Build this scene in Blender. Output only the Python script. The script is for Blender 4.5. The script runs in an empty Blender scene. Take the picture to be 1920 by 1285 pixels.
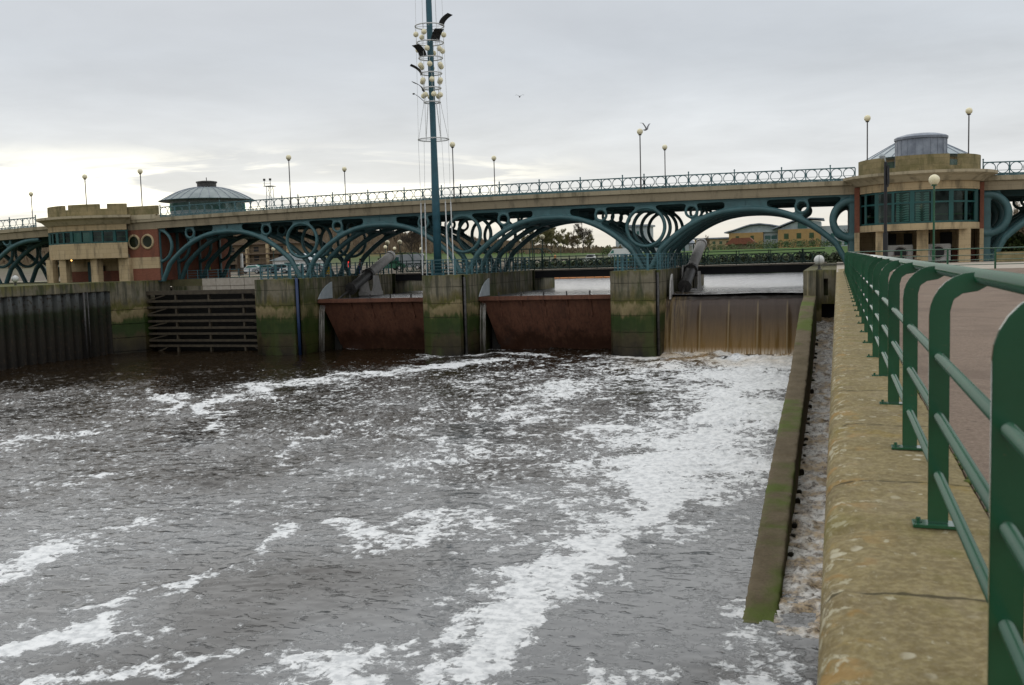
import bpy, bmesh, math, random
import numpy as np
from mathutils import Vector, Matrix
R_ = math.radians
sin, cos, pi = math.sin, math.cos, math.pi
rnd = random.Random(7)
scene = bpy.context.scene
COL = scene.collection

# ------------------------------------------------------------------ camera
EYE = 1.23
YAW, PITCH, ROLL = R_(18.6), R_(4.88), -0.029
cam = bpy.data.cameras.new('camera')
cam.sensor_width = 36.0
cam.lens = 36.0 * 1820 / 1920
cam.clip_start = 0.05
cam.clip_end = 5000
cam.dof.use_dof = True
cam.dof.focus_distance = 75
cam.dof.aperture_fstop = 5.6
camo = bpy.data.objects.new('camera', cam)
COL.objects.link(camo)
camo.matrix_world = (Matrix.Translation((0, 0, EYE)) @ Matrix.Rotation(YAW, 4, 'Z')
                     @ Matrix.Rotation(pi / 2 - PITCH, 4, 'X') @ Matrix.Rotation(ROLL, 4, 'Z'))
scene.camera = camo

# ------------------------------------------------------------------ node helper
class NT:
    def __init__(s, tree):
        s.t = tree; s.n = tree.nodes; s.l = tree.links
    def new(s, typ, **kw):
        n = s.n.new(typ)
        for k, v in kw.items(): setattr(n, k, v)
        return n
    def put(s, sock, v):
        if hasattr(v, 'is_output') or isinstance(v, bpy.types.NodeSocket): s.l.new(v, sock)
        elif v is not None:
            if isinstance(v, (tuple, list)) and len(v) == 3 and sock.type == 'RGBA': v = (*v, 1)
            sock.default_value = v
    def math(s, op, a, b=None, c=None, clamp=False):
        n = s.new('ShaderNodeMath', operation=op, use_clamp=clamp)
        s.put(n.inputs[0], a)
        if b is not None: s.put(n.inputs[1], b)
        if c is not None: s.put(n.inputs[2], c)
        return n.outputs[0]
    def vmath(s, op, a, b=None):
        n = s.new('ShaderNodeVectorMath', operation=op)
        s.put(n.inputs[0], a)
        if b is not None: s.put(n.inputs[1], b)
        return n.outputs['Value'] if op in ('DOT_PRODUCT', 'LENGTH') else n.outputs[0]
    def noise(s, vec, scale, detail=4, rough=.55, dist=0.):
        n = s.new('ShaderNodeTexNoise')
        s.put(n.inputs['Vector'], vec); n.inputs['Scale'].default_value = scale
        n.inputs['Detail'].default_value = detail; n.inputs['Roughness'].default_value = rough
        n.inputs['Distortion'].default_value = dist
        return n.outputs['Fac']
    def voro(s, vec, scale, feature='F1', rand=1.):
        n = s.new('ShaderNodeTexVoronoi', feature=feature)
        s.put(n.inputs['Vector'], vec); n.inputs['Scale'].default_value = scale
        n.inputs['Randomness'].default_value = rand
        return n.outputs['Distance']
    def ramp(s, fac, stops, interp='LINEAR'):
        n = s.new('ShaderNodeValToRGB'); s.put(n.inputs[0], fac)
        cr = n.color_ramp; cr.interpolation = interp
        while len(cr.elements) < len(stops): cr.elements.new(.5)
        for e, (p, c) in zip(cr.elements, stops):
            e.position = p
            e.color = (*c, 1) if isinstance(c, (tuple, list)) else (c, c, c, 1)
        return n.outputs[0]
    def mix(s, fac, a, b, mode='MIX'):
        n = s.new('ShaderNodeMix', data_type='RGBA', blend_type=mode)
        s.put(n.inputs[0], fac); s.put(n.inputs[6], a); s.put(n.inputs[7], b)
        return n.outputs[2]
    def smooth(s, v, a, b):
        n = s.new('ShaderNodeMapRange', interpolation_type='SMOOTHSTEP')
        s.put(n.inputs[0], v); n.inputs[1].default_value = a; n.inputs[2].default_value = b
        return n.outputs[0]
    def remap(s, v, a, b, c, d):
        n = s.new('ShaderNodeMapRange')
        s.put(n.inputs[0], v); n.inputs[1].default_value = a; n.inputs[2].default_value = b
        n.inputs[3].default_value = c; n.inputs[4].default_value = d
        return n.outputs[0]
    def scale(s, vec, sx, sy, sz):
        return s.vmath('MULTIPLY', vec, (sx, sy, sz))

# ------------------------------------------------------------------ sky and sun (overcast, bright break low on the left)
world = bpy.data.worlds.new('World'); scene.world = world
world.use_nodes = True
w = NT(world.node_tree); w.n.clear()
SUN_AZ, SUN_EL = R_(36), R_(30)            # left of +Y
sky = w.new('ShaderNodeTexSky', sky_type='NISHITA')
sky.sun_disc = False; sky.sun_elevation = SUN_EL; sky.sun_rotation = -SUN_AZ
sky.dust_density = 4
tc = w.new('ShaderNodeTexCoord').outputs['Generated']
sp = w.new('ShaderNodeSeparateXYZ'); w.put(sp.inputs[0], tc)
dx, dy, dz = sp.outputs
zc = w.math('MAXIMUM', dz, 0.0)
inv = w.math('DIVIDE', 1.0, w.math('ADD', zc, 0.10))
cb = w.new('ShaderNodeCombineXYZ')
w.put(cb.inputs[0], w.math('MULTIPLY', dx, inv)); w.put(cb.inputs[1], w.math('MULTIPLY', dy, inv)); cb.inputs[2].default_value = 3.7
plan = cb.outputs[0]
n1 = w.noise(plan, .75, 7, .55, .4)
n2 = w.noise(plan, 2.3, 6, .6, .2)
base = w.ramp(zc, [(0, (.84, .77, .64)), (.03, (.80, .77, .69)), (.075, (.68, .695, .70)), (.2, (.61, .65, .685)), (.36, (.66, .69, .72)), (.7, (.92, .95, .98))])
cl = w.math('ADD', w.remap(n1, .3, .7, .86, 1.07), w.remap(n2, .3, .7, -.04, .04))
base = w.vmath('MULTIPLY', base, w.ramp(cl, [(0, 0.), (1, 1.)])) if False else w.mix(1.0, base, cl, 'MULTIPLY')
sd = w.math('ADD', w.math('MULTIPLY', dx, -sin(R_(37))), w.math('MULTIPLY', dy, cos(R_(37))))
azm = w.smooth(sd, .90, .99)
elm = w.math('MULTIPLY', w.smooth(dz, .02, .06), w.math('SUBTRACT', 1.0, w.smooth(dz, .085, .125)))
strk = w.noise(w.scale(tc, 5, 5, 34), 1.0, 5, .55, .6)
brk = w.math('MULTIPLY', w.math('MULTIPLY', azm, elm), w.smooth(strk, .44, .58))
glow = w.math('MULTIPLY', w.smooth(sd, .80, 1.0), w.math('SUBTRACT', 1.0, w.smooth(dz, .05, .17)))
lowl = w.math('MULTIPLY', w.smooth(sd, .75, .95), w.math('SUBTRACT', 1.0, w.smooth(dz, .03, .06)))
base = w.mix(w.math('MULTIPLY', lowl, .5), base, (.62, .60, .56))
col = w.mix(1.0, base, w.mix(brk, (0, 0, 0), (.62, .56, .38)), 'ADD')
col = w.mix(1.0, col, w.mix(glow, (0, 0, 0), (.06, .05, .02)), 'ADD')
dark = w.math('MULTIPLY', w.smooth(sd, .3, .95), w.smooth(dz, .085, .24))
col = w.mix(w.math('MULTIPLY', dark, .5), col, (.40, .43, .48))
col = w.mix(w.smooth(dy, .2, -.5), col, w.mix(1.0, col, (1.1, 1.1, 1.1), 'MULTIPLY'))
col = w.mix(w.math('MULTIPLY', w.smooth(dy, .1, -.2), w.smooth(dz, .14, .05)), col, (.24, .24, .225))
col = w.mix(w.smooth(dz, -.0, -.06), col, (.16, .15, .13))
big = w.mix(1.0, col, (11.8, 11.8, 11.8), 'MULTIPLY')
fin = w.mix(.012, big, sky.outputs[0])
bg = w.new('ShaderNodeBackground'); w.put(bg.inputs[0], fin); bg.inputs[1].default_value = .1
wo = w.new('ShaderNodeOutputWorld'); w.put(wo.inputs[0], bg.outputs[0])

sl = bpy.data.lights.new('sun', 'SUN'); sl.energy = .5; sl.angle = R_(75); sl.color = (1, .93, .8)
so = bpy.data.objects.new('sun', sl); COL.objects.link(so)
so.rotation_euler = Vector((sin(SUN_AZ) * cos(SUN_EL), -cos(SUN_AZ) * cos(SUN_EL), -sin(SUN_EL))).to_track_quat('-Z', 'Y').to_euler()
scene.view_settings.view_transform = 'Standard'; scene.view_settings.look = 'None'
scene.view_settings.exposure = 0.0; scene.view_settings.gamma = 1.0; scene.view_settings.use_curve_mapping = False
scene.cycles.max_bounces = 6
scene.cycles.use_denoising = True

# ------------------------------------------------------------------ materials
def new_mat(name):
    m = bpy.data.materials.new(name); m.use_nodes = True
    t = NT(m.node_tree)
    p = t.n['Principled BSDF']
    pos = t.new('ShaderNodeNewGeometry').outputs['Position']
    return m, t, p, pos
def bump(t, p, h, strength=.3, dist=.05):
    b = t.new('ShaderNodeBump'); b.inputs['Strength'].default_value = strength; b.inputs['Distance'].default_value = dist
    t.put(b.inputs['Height'], h); t.put(p.inputs['Normal'], b.outputs[0])
def simple(name, a, b, scale=3., rough=.6, metal=0., spec=.5, bumps=.0, dist=.02, detail=5, lo=.35, hi=.65, emit=None):
    m, t, p, pos = new_mat(name)
    n = t.noise(pos, scale, detail, .6)
    t.put(p.inputs['Base Color'], t.ramp(n, [(lo, a), (hi, b)]))
    p.inputs['Roughness'].default_value = rough; p.inputs['Metallic'].default_value = metal
    p.inputs['Specular IOR Level'].default_value = spec
    if bumps: bump(t, p, t.noise(pos, scale * 4, 4, .6), bumps, dist)
    if emit:
        t.put(p.inputs['Emission Color'], emit[0]); p.inputs['Emission Strength'].default_value = emit[1]
    return m
M = {}
def paint(name, c, rough=.4, chip=(.12, .07, .04)):
    m, t, p, pos = new_mat(name)
    n = t.noise(pos, 1.3, 5, .6); n2 = t.noise(pos, 14, 4, .6)
    d = tuple(x * .72 for x in c); e = tuple(min(1, x * 1.15) for x in c)
    k = t.ramp(n, [(.3, d), (.7, e)])
    k = t.mix(t.math('MULTIPLY', t.smooth(n2, .66, .74), .5), k, chip)
    t.put(p.inputs['Base Color'], k)
    t.put(p.inputs['Roughness'], t.remap(n, .3, .7, rough, rough + .2))
    bump(t, p, t.noise(pos, 40, 3, .5), .08, .01)
    return m
M['teal'] = paint('teal paint', (.046, .115, .122))
M['parapet'] = paint('parapet paint', (.055, .13, .142))
M['teal_dark'] = paint('shop teal paint', (.02, .07, .075), .5)
M['mast_blue'] = paint('mast blue paint', (.02, .09, .12), .45)
M['fence_teal'] = paint('fence teal paint', (.06, .15, .17), .5)
M['foot_green'] = paint('footbridge green paint', (.02, .06, .05), .5)
M['window_green'] = paint('window frame green', (.007, .075, .07), .4)
M['pipe_blue'] = paint('blue pipe paint', (.012, .03, .085), .4)
M['white'] = paint('white paint', (.62, .62, .6), .5, (.3, .25, .2))
M['black'] = paint('black paint', (.012, .012, .015), .5)
M['grey_metal'] = simple('grey painted steel', (.36, .34, .32), (.48, .46, .44), 2.5, .55, 0, .4, .1)
M['dark_steel'] = simple('dark greasy steel', (.03, .028, .027), (.075, .07, .065), 4, .5, .3)
M['pale_grey'] = simple('pale grey steel', (.30, .34, .36), (.40, .43, .44), 1.5, .5)
M['lead'] = simple('lead sheet', (.17, .19, .23), (.30, .33, .38), 1.3, .5, .2)
M['roof_grey'] = simple('roof sheet', (.28, .33, .35), (.40, .44, .45), .8, .4, .2)
M['roof_teal'] = simple('green grey roof', (.15, .19, .19), (.24, .28, .28), .7, .5)
M['globe'] = simple('cream globe', (.76, .68, .44), (.88, .80, .56), 2, .3)
M['yellow'] = simple('yellow plastic', (.55, .36, .02), (.65, .43, .03), 3, .5)
M['orange'] = simple('orange float', (.5, .18, .05), (.6, .25, .08), 3, .5)
M['rubber'] = simple('black rubber', (.012, .012, .012), (.03, .03, .03), 5, .8)
M['ochre'] = simple('ochre counter', (.36, .22, .05), (.45, .29, .08), 2, .5)
M['navy'] = simple('navy plastic', (.008, .012, .035), (.015, .02, .05), 5, .5)
M['timber'] = simple('weathered timber', (.09, .06, .04), (.17, .12, .08), 5, .8)
M['lamp_warm'] = simple('lit lamp', (.8, .5, .2), (.8, .5, .2), 1, .5, emit=((1, .55, .15), 3))
M['lamp_red'] = simple('lit red lamp', (.8, .05, .03), (.8, .05, .03), 1, .5, emit=((1, .04, .03), 1.6))
M['asphalt'] = simple('asphalt', (.04, .04, .04), (.075, .073, .07), 2, .9, bumps=.2)
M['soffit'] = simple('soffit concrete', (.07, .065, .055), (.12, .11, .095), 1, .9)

def glass_mat(name, tint=(.02, .035, .04)):
    m, t, p, pos = new_mat(name)
    n = t.noise(pos, .55, 3, .5)
    tr = t.new('ShaderNodeBsdfTransparent'); tr.inputs[0].default_value = (.30, .52, .48, 1)
    gl = t.new('ShaderNodeBsdfGlossy'); gl.inputs['Roughness'].default_value = .05; gl.inputs['Color'].default_value = (.85, .95, .95, 1)
    mx = t.new('ShaderNodeMixShader'); t.put(mx.inputs[0], t.remap(n, .35, .65, .015, .09))
    t.put(mx.inputs[1], tr.outputs[0]); t.put(mx.inputs[2], gl.outputs[0])
    t.put(t.n['Material Output'].inputs[0], mx.outputs[0])
    return m
M['glass'] = glass_mat('window glass')
M['blind'] = simple('window blind', (.28, .30, .29), (.38, .40, .38), .8, .4)
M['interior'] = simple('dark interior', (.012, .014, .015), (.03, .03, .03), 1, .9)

def ashlar(name, a, b, stain=(.07, .06, .04), bw=1.1, rh=.45, mortar=.012, moss=.0):
    m, t, p, pos = new_mat(name)
    n = t.noise(pos, .9, 6, .6); n2 = t.noise(pos, 9, 5, .65)
    sx = t.new('ShaderNodeSeparateXYZ'); t.put(sx.inputs[0], pos)
    c = t.new('ShaderNodeCombineXYZ')
    t.put(c.inputs[0], t.math('ADD', sx.outputs[0], sx.outputs[1])); t.put(c.inputs[1], sx.outputs[2])
    br = t.new('ShaderNodeTexBrick'); t.put(br.inputs['Vector'], c.outputs[0])
    br.inputs['Scale'].default_value = 1; br.inputs['Brick Width'].default_value = bw; br.inputs['Row Height'].default_value = rh
    br.inputs['Mortar Size'].default_value = mortar
    br.inputs['Color1'].default_value = (*a, 1); br.inputs['Color2'].default_value = (*b, 1)
    br.inputs['Mortar'].default_value = (*[x * .6 for x in a], 1)
    k = t.mix(t.remap(n2, .3, .7, 0, .5), br.outputs[0], tuple(x * 1.12 for x in b))
    st = t.noise(t.scale(pos, 1.6, 1.6, .35), 1.0, 5, .6)
    k = t.mix(t.math('MULTIPLY', t.smooth(st, .48, .72), .65), k, stain)
    if moss: k = t.mix(t.math('MULTIPLY', t.smooth(n, .45 - moss, .7), .55), k, (.07, .075, .02))
    t.put(p.inputs['Base Color'], k); p.inputs['Roughness'].default_value = .9
    p.inputs['Specular IOR Level'].default_value = .2
    bump(t, p, t.math('ADD', t.math('MULTIPLY', br.outputs['Fac'], -.6), t.math('MULTIPLY', n2, .3)), .3, .03)
    return m
M['sandstone'] = ashlar('sandstone blocks', (.405, .305, .175), (.46, .355, .215))
M['sandstone_dirty'] = ashlar('weathered sandstone', (.22, .18, .10), (.30, .24, .13), (.06, .06, .03), moss=.1)
M['cornice'] = ashlar('cornice concrete', (.40, .34, .23), (.46, .39, .27), (.14, .12, .08), 3.0, 2.0, .006)
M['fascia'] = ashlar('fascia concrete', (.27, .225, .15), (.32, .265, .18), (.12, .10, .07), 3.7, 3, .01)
M['fascia_lip'] = ashlar('fascia lip concrete', (.29, .245, .16), (.36, .305, .21), (.08, .07, .04), 1.85, 3, .015)
M['brick'] = ashlar('red brick', (.25, .098, .062), (.19, .074, .047), (.11, .055, .04), .225, .075, .008)
M['yellow_brick'] = ashlar('yellow brick', (.42, .27, .12), (.36, .22, .09), (.3, .2, .1), .5, .2, .01)

# tidal concrete: grey and streaked above, tan splash band, green weed, dark silt below
def tidal():
    m, t, p, pos = new_mat('tidal concrete')
    sx = t.new('ShaderNodeSeparateXYZ'); t.put(sx.inputs[0], pos)
    z = sx.outputs[2]
    wob = t.noise(t.scale(pos, .6, .6, .3), 1, 4, .6)
    zz = t.math('ADD', z, t.math('ADD', t.remap(wob, .3, .7, -.55, .55), t.remap(t.noise(t.scale(pos, 4, 4, 1.1), 1, 4, .65), .3, .7, -.22, .22)))
    f = t.remap(zz, -8, .4, 0, 1)
    def q(h): return (h + 8) / 8.4
    k = t.ramp(f, [(q(-7.4), (.012, .010, .006)), (q(-6.6), (.035, .027, .013)), (q(-5.5), (.058, .047, .019)),
                   (q(-5.0), (.028, .044, .008)), (q(-4.1), (.023, .046, .005)), (q(-3.75), (.05, .064, .013)),
                   (q(-3.45), (.19, .145, .07)), (q(-2.85), (.27, .215, .11)), (q(-2.5), (.10, .095, .022)),
                   (q(-2.0), (.15, .125, .06)), (q(-1.4), (.215, .19, .135)), (q(-.4), (.20, .175, .12)), (q(.15), (.15, .14, .05))])
    mott = t.noise(pos, 2.2, 6, .65)
    k = t.mix(t.remap(mott, .3, .7, .0, .6), k, t.mix(1.0, k, (.45, .45, .42), 'MULTIPLY'))
    st = t.noise(t.scale(pos, 2.2, 2.2, .18), 1.0, 5, .62)
    up = t.smooth(z, -2.6, -2.0)
    k = t.mix(t.math('MULTIPLY', t.math('MULTIPLY', t.smooth(st, .46, .60), up), .75), k, (.05, .05, .035))
    st2 = t.noise(t.scale(pos, 3.1, 3.1, .12), 1.3, 4, .6)
    k = t.mix(t.math('MULTIPLY', t.math('MULTIPLY', t.smooth(st2, .60, .70), up), .6), k, (.38, .32, .2))
    gr = t.noise(t.scale(pos, .5, .5, .22), 1.0, 5, .6)
    k = t.mix(t.math('MULTIPLY', t.smooth(gr, .50, .62), .65), k, (.04, .055, .010))
    t.put(p.inputs['Base Color'], k)
    t.put(p.inputs['Roughness'], t.remap(z, -6, -2, .45, .9)); p.inputs['Specular IOR Level'].default_value = .3
    bump(t, p, t.noise(pos, 7, 6, .65), .4, .04)
    return m
M['tidal'] = tidal()

def quay_stone():
    m, t, p, pos = new_mat('lichen coping')
    n = t.noise(pos, 1.6, 6, .65); n2 = t.noise(pos, 11, 6, .7); n3 = t.noise(pos, 60, 4, .6)
    k = t.ramp(n, [(.30, (.20, .158, .10)), (.43, (.215, .172, .085)), (.55, (.27, .218, .105)), (.72, (.30, .25, .165))])
    k = t.mix(t.remap(n2, .40, .64, 0, .55), k, (.17, .125, .055))
    k = t.mix(t.remap(n3, .42, .62, 0, .28), k, (.36, .31, .21))
    n4 = t.noise(pos, 26, 4, .7)
    k = t.mix(t.remap(n4, .40, .56, .30, 0), k, (.10, .074, .034))
    k = t.mix(t.remap(n4, .50, .66, 0, .45), k, (.36, .30, .16))
    sx = t.new('ShaderNodeSeparateXYZ'); t.put(sx.inputs[0], pos)
    og = t.noise(pos, 3.2, 4, .6)
    near = t.smooth(sx.outputs[0], .30, -.05)
    k = t.mix(t.math('MULTIPLY', t.math('MULTIPLY', t.smooth(og, .55, .63), near), .5), k, (.34, .18, .04))
    og2 = t.noise(t.vmath('ADD', pos, (7, 3, 1)), 2.3, 5, .65)
    k = t.mix(t.math('MULTIPLY', t.smooth(og2, .58, .66), .3), k, (.30, .20, .03))
    li = t.noise(t.vmath('ADD', pos, (3, 9, 2)), 9.5, 6, .7, .3)
    edge = t.remap(near, 0, 1, .0, .075)
    lim = t.smooth(t.math('ADD', li, edge), .625, .675)
    k = t.mix(t.math('MULTIPLY', lim, .7), k, (.50, .46, .33))
    v = t.voro(t.vmath('ADD', pos, (0, 0, 5)), 7.0)
    sp_ = t.math('MULTIPLY', t.smooth(v, .22, .14), t.smooth(t.noise(pos, 1.9, 2, .5), .50, .60))
    k = t.mix(t.math('MULTIPLY', sp_, .7), k, (.52, .48, .36))
    mo = t.noise(t.vmath('ADD', pos, (1, 2, 8)), 1.1, 5, .6)
    k = t.mix(t.math('MULTIPLY', t.smooth(mo, .55, .70), .5), k, (.15, .14, .025))
    # dirt in the joints between the stones
    jy = t.math('FRACT', t.math('DIVIDE', t.math('ADD', sx.outputs[1], -.95 + 17.75), 1.775))
    jm = t.math('LESS_THAN', t.math('ABSOLUTE', t.math('SUBTRACT', jy, .5)), .007)
    k = t.mix(t.math('MULTIPLY', jm, .75), k, (.04, .035, .02))
    t.put(p.inputs['Base Color'], k); p.inputs['Roughness'].default_value = .92; p.inputs['Specular IOR Level'].default_value = .15
    h = t.math('ADD', t.math('MULTIPLY', n2, .6), t.math('ADD', t.math('MULTIPLY', n3, .35), t.math('MULTIPLY', lim, .3)))
    bump(t, p, h, .5, .018)
    return m
M['coping'] = quay_stone()

def mossy(name, a, b, green=.5, gscale=.35):
    m, t, p, pos = new_mat(name)
    n = t.noise(pos, 1.1, 6, .65); n2 = t.noise(pos, 12, 5, .65)
    k = t.ramp(n, [(.3, a), (.7, b)])
    k = t.mix(t.remap(n2, .3, .7, 0, .5), k, tuple(x * .55 for x in a))
    g = t.noise(t.vmath('ADD', pos, (4, 1, 9)), gscale, 5, .6)
    k = t.mix(t.math('MULTIPLY', t.smooth(g, .48, .60), green), k, (.085, .12, .018))
    t.put(p.inputs['Base Color'], k); p.inputs['Roughness'].default_value = .85; p.inputs['Specular IOR Level'].default_value = .2
    bump(t, p, n2, .5, .04)
    return m
M['guide'] = mossy('mossy wall concrete', (.115, .088, .05), (.19, .150, .095), .85, .22)
M['grass_top'] = mossy('mossy quay top', (.11, .10, .05), (.17, .15, .08), .7, .3)
M['wet_wall'] = mossy('wet dark wall', (.02, .018, .012), (.045, .038, .024), .3, .3)
def pave():
    m, t, p, pos = new_mat('red gravel paving')
    k = t.ramp(t.noise(pos, 45, 5, .7), [(.36, (.155, .112, .085)), (.64, (.27, .205, .155))])
    big_ = t.noise(pos, .55, 6, .65)
    k = t.mix(t.math('MULTIPLY', t.smooth(big_, .46, .64), .45), k, (.12, .088, .068))
    spt = t.voro(pos, 3.3)
    k = t.mix(t.math('MULTIPLY', t.smooth(spt, .10, .05), .5), k, (.07, .055, .045))
    pale = t.noise(t.vmath('ADD', pos, (5, 5, 5)), 1.7, 5, .7)
    k = t.mix(t.math('MULTIPLY', t.smooth(pale, .58, .70), .35), k, (.34, .28, .22))
    t.put(p.inputs['Base Color'], k); p.inputs['Roughness'].default_value = .95; p.inputs['Specular IOR Level'].default_value = .2
    bump(t, p, t.noise(pos, 90, 3, .6), .6, .01)
    return m
M['paving'] = pave()
M['pale_paving'] = simple('pale slab paving', (.38, .33, .27), (.46, .41, .34), 3, .9, 0, .2, .2)

def rust():
    m, t, p, pos = new_mat('rusted plate')
    sx = t.new('ShaderNodeSeparateXYZ'); t.put(sx.inputs[0], pos)
    n = t.noise(t.scale(pos, .7, .7, .35), 1.2, 6, .65); n2 = t.noise(pos, 6, 5, .65)
    k = t.ramp(n, [(.3, (.085, .034, .019)), (.5, (.138, .053, .028)), (.7, (.18, .075, .040))])
    k = t.mix(t.remap(n2, .35, .7, 0, .5), k, (.10, .035, .02))
    wet = t.smooth(t.math('ADD', sx.outputs[2], t.remap(n, .3, .7, -.8, .8)), -4.9, -6.2)
    k = t.mix(t.math('MULTIPLY', wet, .75), k, (.03, .015, .01))
    sm = t.math('FRACT', t.math('DIVIDE', t.math('ADD', sx.outputs[0], 100.3), 1.075))
    k = t.mix(t.math('MULTIPLY', t.smooth(t.math('ABSOLUTE', t.math('SUBTRACT', sm, .5)), .035, .0), .55), k, (.045, .02, .012))
    run = t.noise(t.scale(pos, 5, 5, .22), 1.0, 5, .65)
    k = t.mix(t.math('MULTIPLY', t.smooth(run, .5, .68), .28), k, (.18, .09, .05))
    k = t.mix(t.math('MULTIPLY', t.smooth(run, .48, .34), .6), k, (.05, .022, .014))
    t.put(p.inputs['Base Color'], k)
    t.put(p.inputs['Roughness'], t.remap(wet, 0, 1, .8, .35))
    bump(t, p, n2, .4, .03)
    return m
M['rust'] = rust()
def piling():
    m, t, p, pos = new_mat('tidal sheet piles')
    sx = t.new('ShaderNodeSeparateXYZ'); t.put(sx.inputs[0], pos)
    n = t.noise(t.scale(pos, 1.5, 1.5, .3), 1, 5, .6)
    f = t.remap(t.math('ADD', sx.outputs[2], t.remap(n, .3, .7, -.3, .3)), -7.4, -.4, 0, 1)
    k = t.ramp(f, [(0, (.008, .006, .004)), (.35, (.018, .014, .008)), (.58, (.010, .014, .004)), (.70, (.018, .025, .007)), (.76, (.07, .072, .064)), (1, (.12, .13, .13))])
    k = t.mix(t.smooth(t.noise(pos, 3, 5, .6), .52, .68), k, (.035, .022, .012))
    t.put(p.inputs['Base Color'], k); p.inputs['Roughness'].default_value = .6
    return m
M['piling'] = piling()
M['gate_timber'] = simple('silted gate beams', (.035, .026, .015), (.07, .054, .032), 2, .7)
M['gate_dark'] = simple('dark gate skin', (.006, .005, .004), (.014, .012, .008), 2, .8)

# foliage
M['bark'] = simple('winter bark', (.035, .026, .018), (.075, .058, .04), 5, .9)
M['twigs'] = simple('winter twigs', (.15, .13, .055), (.28, .25, .115), .9, .9)
M['twigs_brown'] = simple('brown twigs', (.115, .08, .048), (.205, .155, .095), .05, .9)
M['leaf'] = simple('bush leaves', (.03, .055, .012), (.10, .14, .03), 1.5, .7)
M['leaf_dark'] = simple('dark bank leaves', (.018, .028, .010), (.05, .062, .022), .6, .8)
M['grass'] = simple('grass', (.06, .13, .02), (.12, .20, .04), .2, .9)
def ground_mat():
    m, t, p, pos = new_mat('land')
    sx = t.new('ShaderNodeSeparateXYZ'); t.put(sx.inputs[0], pos)
    n = t.noise(pos, .05, 6, .6); n2 = t.noise(pos, .6, 4, .6)
    g = t.ramp(n2, [(.3, (.04, .085, .016)), (.7, (.075, .125, .03))])
    quayside = t.math('MULTIPLY', t.smooth(sx.outputs[0], -54, -56), t.smooth(sx.outputs[1], 330, 190))
    g = t.mix(quayside, g, t.ramp(n2, [(.3, (.13, .11, .085)), (.7, (.19, .165, .13))]))
    b = t.ramp(n, [(.3, (.10, .07, .04)), (.5, (.15, .10, .055)), (.7, (.12, .11, .04))])
    hill = t.smooth(t.math('ADD', sx.outputs[2], t.remap(n, .3, .7, -1, 1)), 3.2, 5.2)
    t.put(p.inputs['Base Color'], t.mix(hill, g, b)); p.inputs['Roughness'].default_value = .95
    p.inputs['Specular IOR Level'].default_value = .1
    return m
M['land'] = ground_mat()

# water
def river_mat(name, up=False):
    m, t, p, pos = new_mat(name)
    sx = t.new('ShaderNodeSeparateXYZ'); t.put(sx.inputs[0], pos)
    n_f = t.noise(pos, 3.4, 7, .66, .6)
    n_m = t.noise(pos, 1.1, 5, .6, .5)
    n_x = t.noise(pos, 13, 4, .6)
    if up:
        t.put(p.inputs['Base Color'], (.13, .13, .14, 1)); p.inputs['Roughness'].default_value = .2
        bump(t, p, t.math('ADD', t.noise(t.scale(pos, 1, .6, 1), 1.6, 5, .6), t.math('MULTIPLY', t.noise(pos, 6, 3, .6), .3)), .8, .16)
        return m
    at = t.new('ShaderNodeAttribute', attribute_name='foam').outputs['Fac']
    tu = t.new('ShaderNodeAttribute', attribute_name='silt').outputs['Fac']
        # lacy cells where foam is thin, solid where it is thick
    lace = t.math('ADD', t.math('MULTIPLY', t.math('SUBTRACT', n_f, .5), 2.35), t.math('MULTIPLY', t.math('SUBTRACT', n_m, .5), 1.0))
    lace = t.math('ADD', lace, t.math('MULTIPLY', t.math('SUBTRACT', n_x, .5), .55))
    ae_sheen = t.new('ShaderNodeAttribute', attribute_name='aer_sheen').outputs['Fac']
    s = t.math('ADD', at, lace)
    foam = t.math('MAXIMUM', t.math('MULTIPLY', t.smooth(s, .36, .70), .96), t.math('MULTIPLY', t.smooth(s, .16, .44), .21))
    water = t.mix(ae_sheen, (.016, .010, .005), t.mix(t.noise(pos, .25, 4, .6), (.078, .083, .088), (.116, .122, .129)))  # near grey: aerated water plus painted sky sheen; dark end holds wall reflections
    water = t.mix(tu, water, (.30, .20, .10))
    fcol = t.mix(tu, (.86, .86, .85), (.72, .61, .47))
    fcol = t.mix(t.remap(t.noise(pos, 3.5, 6, .7), .40, .56, .85, 0), fcol, t.mix(1.0, fcol, (.66, .67, .68), 'MULTIPLY'))
    t.put(p.inputs['Base Color'], t.mix(foam, water, fcol))
    t.put(p.inputs['Roughness'], t.remap(foam, 0, 1, .07, .85))
    t.put(p.inputs['IOR'], t.remap(ae_sheen, 0, 1, 1.22, 1.68))  # lower IOR on the dark water stands in for wave shading
    t.put(p.inputs['Specular IOR Level'], t.remap(foam, 0, 1, .5, .1))
    h = t.math('ADD', t.math('MULTIPLY', t.noise(t.scale(pos, 1.25, .8, 1), 2.6, 5, .62), .8), t.math('MULTIPLY', t.noise(pos, 12, 3, .6), .14))
    rp = t.new('ShaderNodeAttribute', attribute_name='rip').outputs['Fac']
    dash = t.noise(t.scale(pos, 1.1, 2.6, 1), 1.7, 3, .5, .8)
    h = t.math('ADD', t.math('MULTIPLY', h, rp), t.math('MULTIPLY', t.smooth(dash, .60, .74), .55))
    h = t.math('ADD', h, t.math('MULTIPLY', foam, .5))
    bump(t, p, h, .6, .07)
    return m
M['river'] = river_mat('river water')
M['upriver'] = river_mat('upstream water', True)
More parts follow.
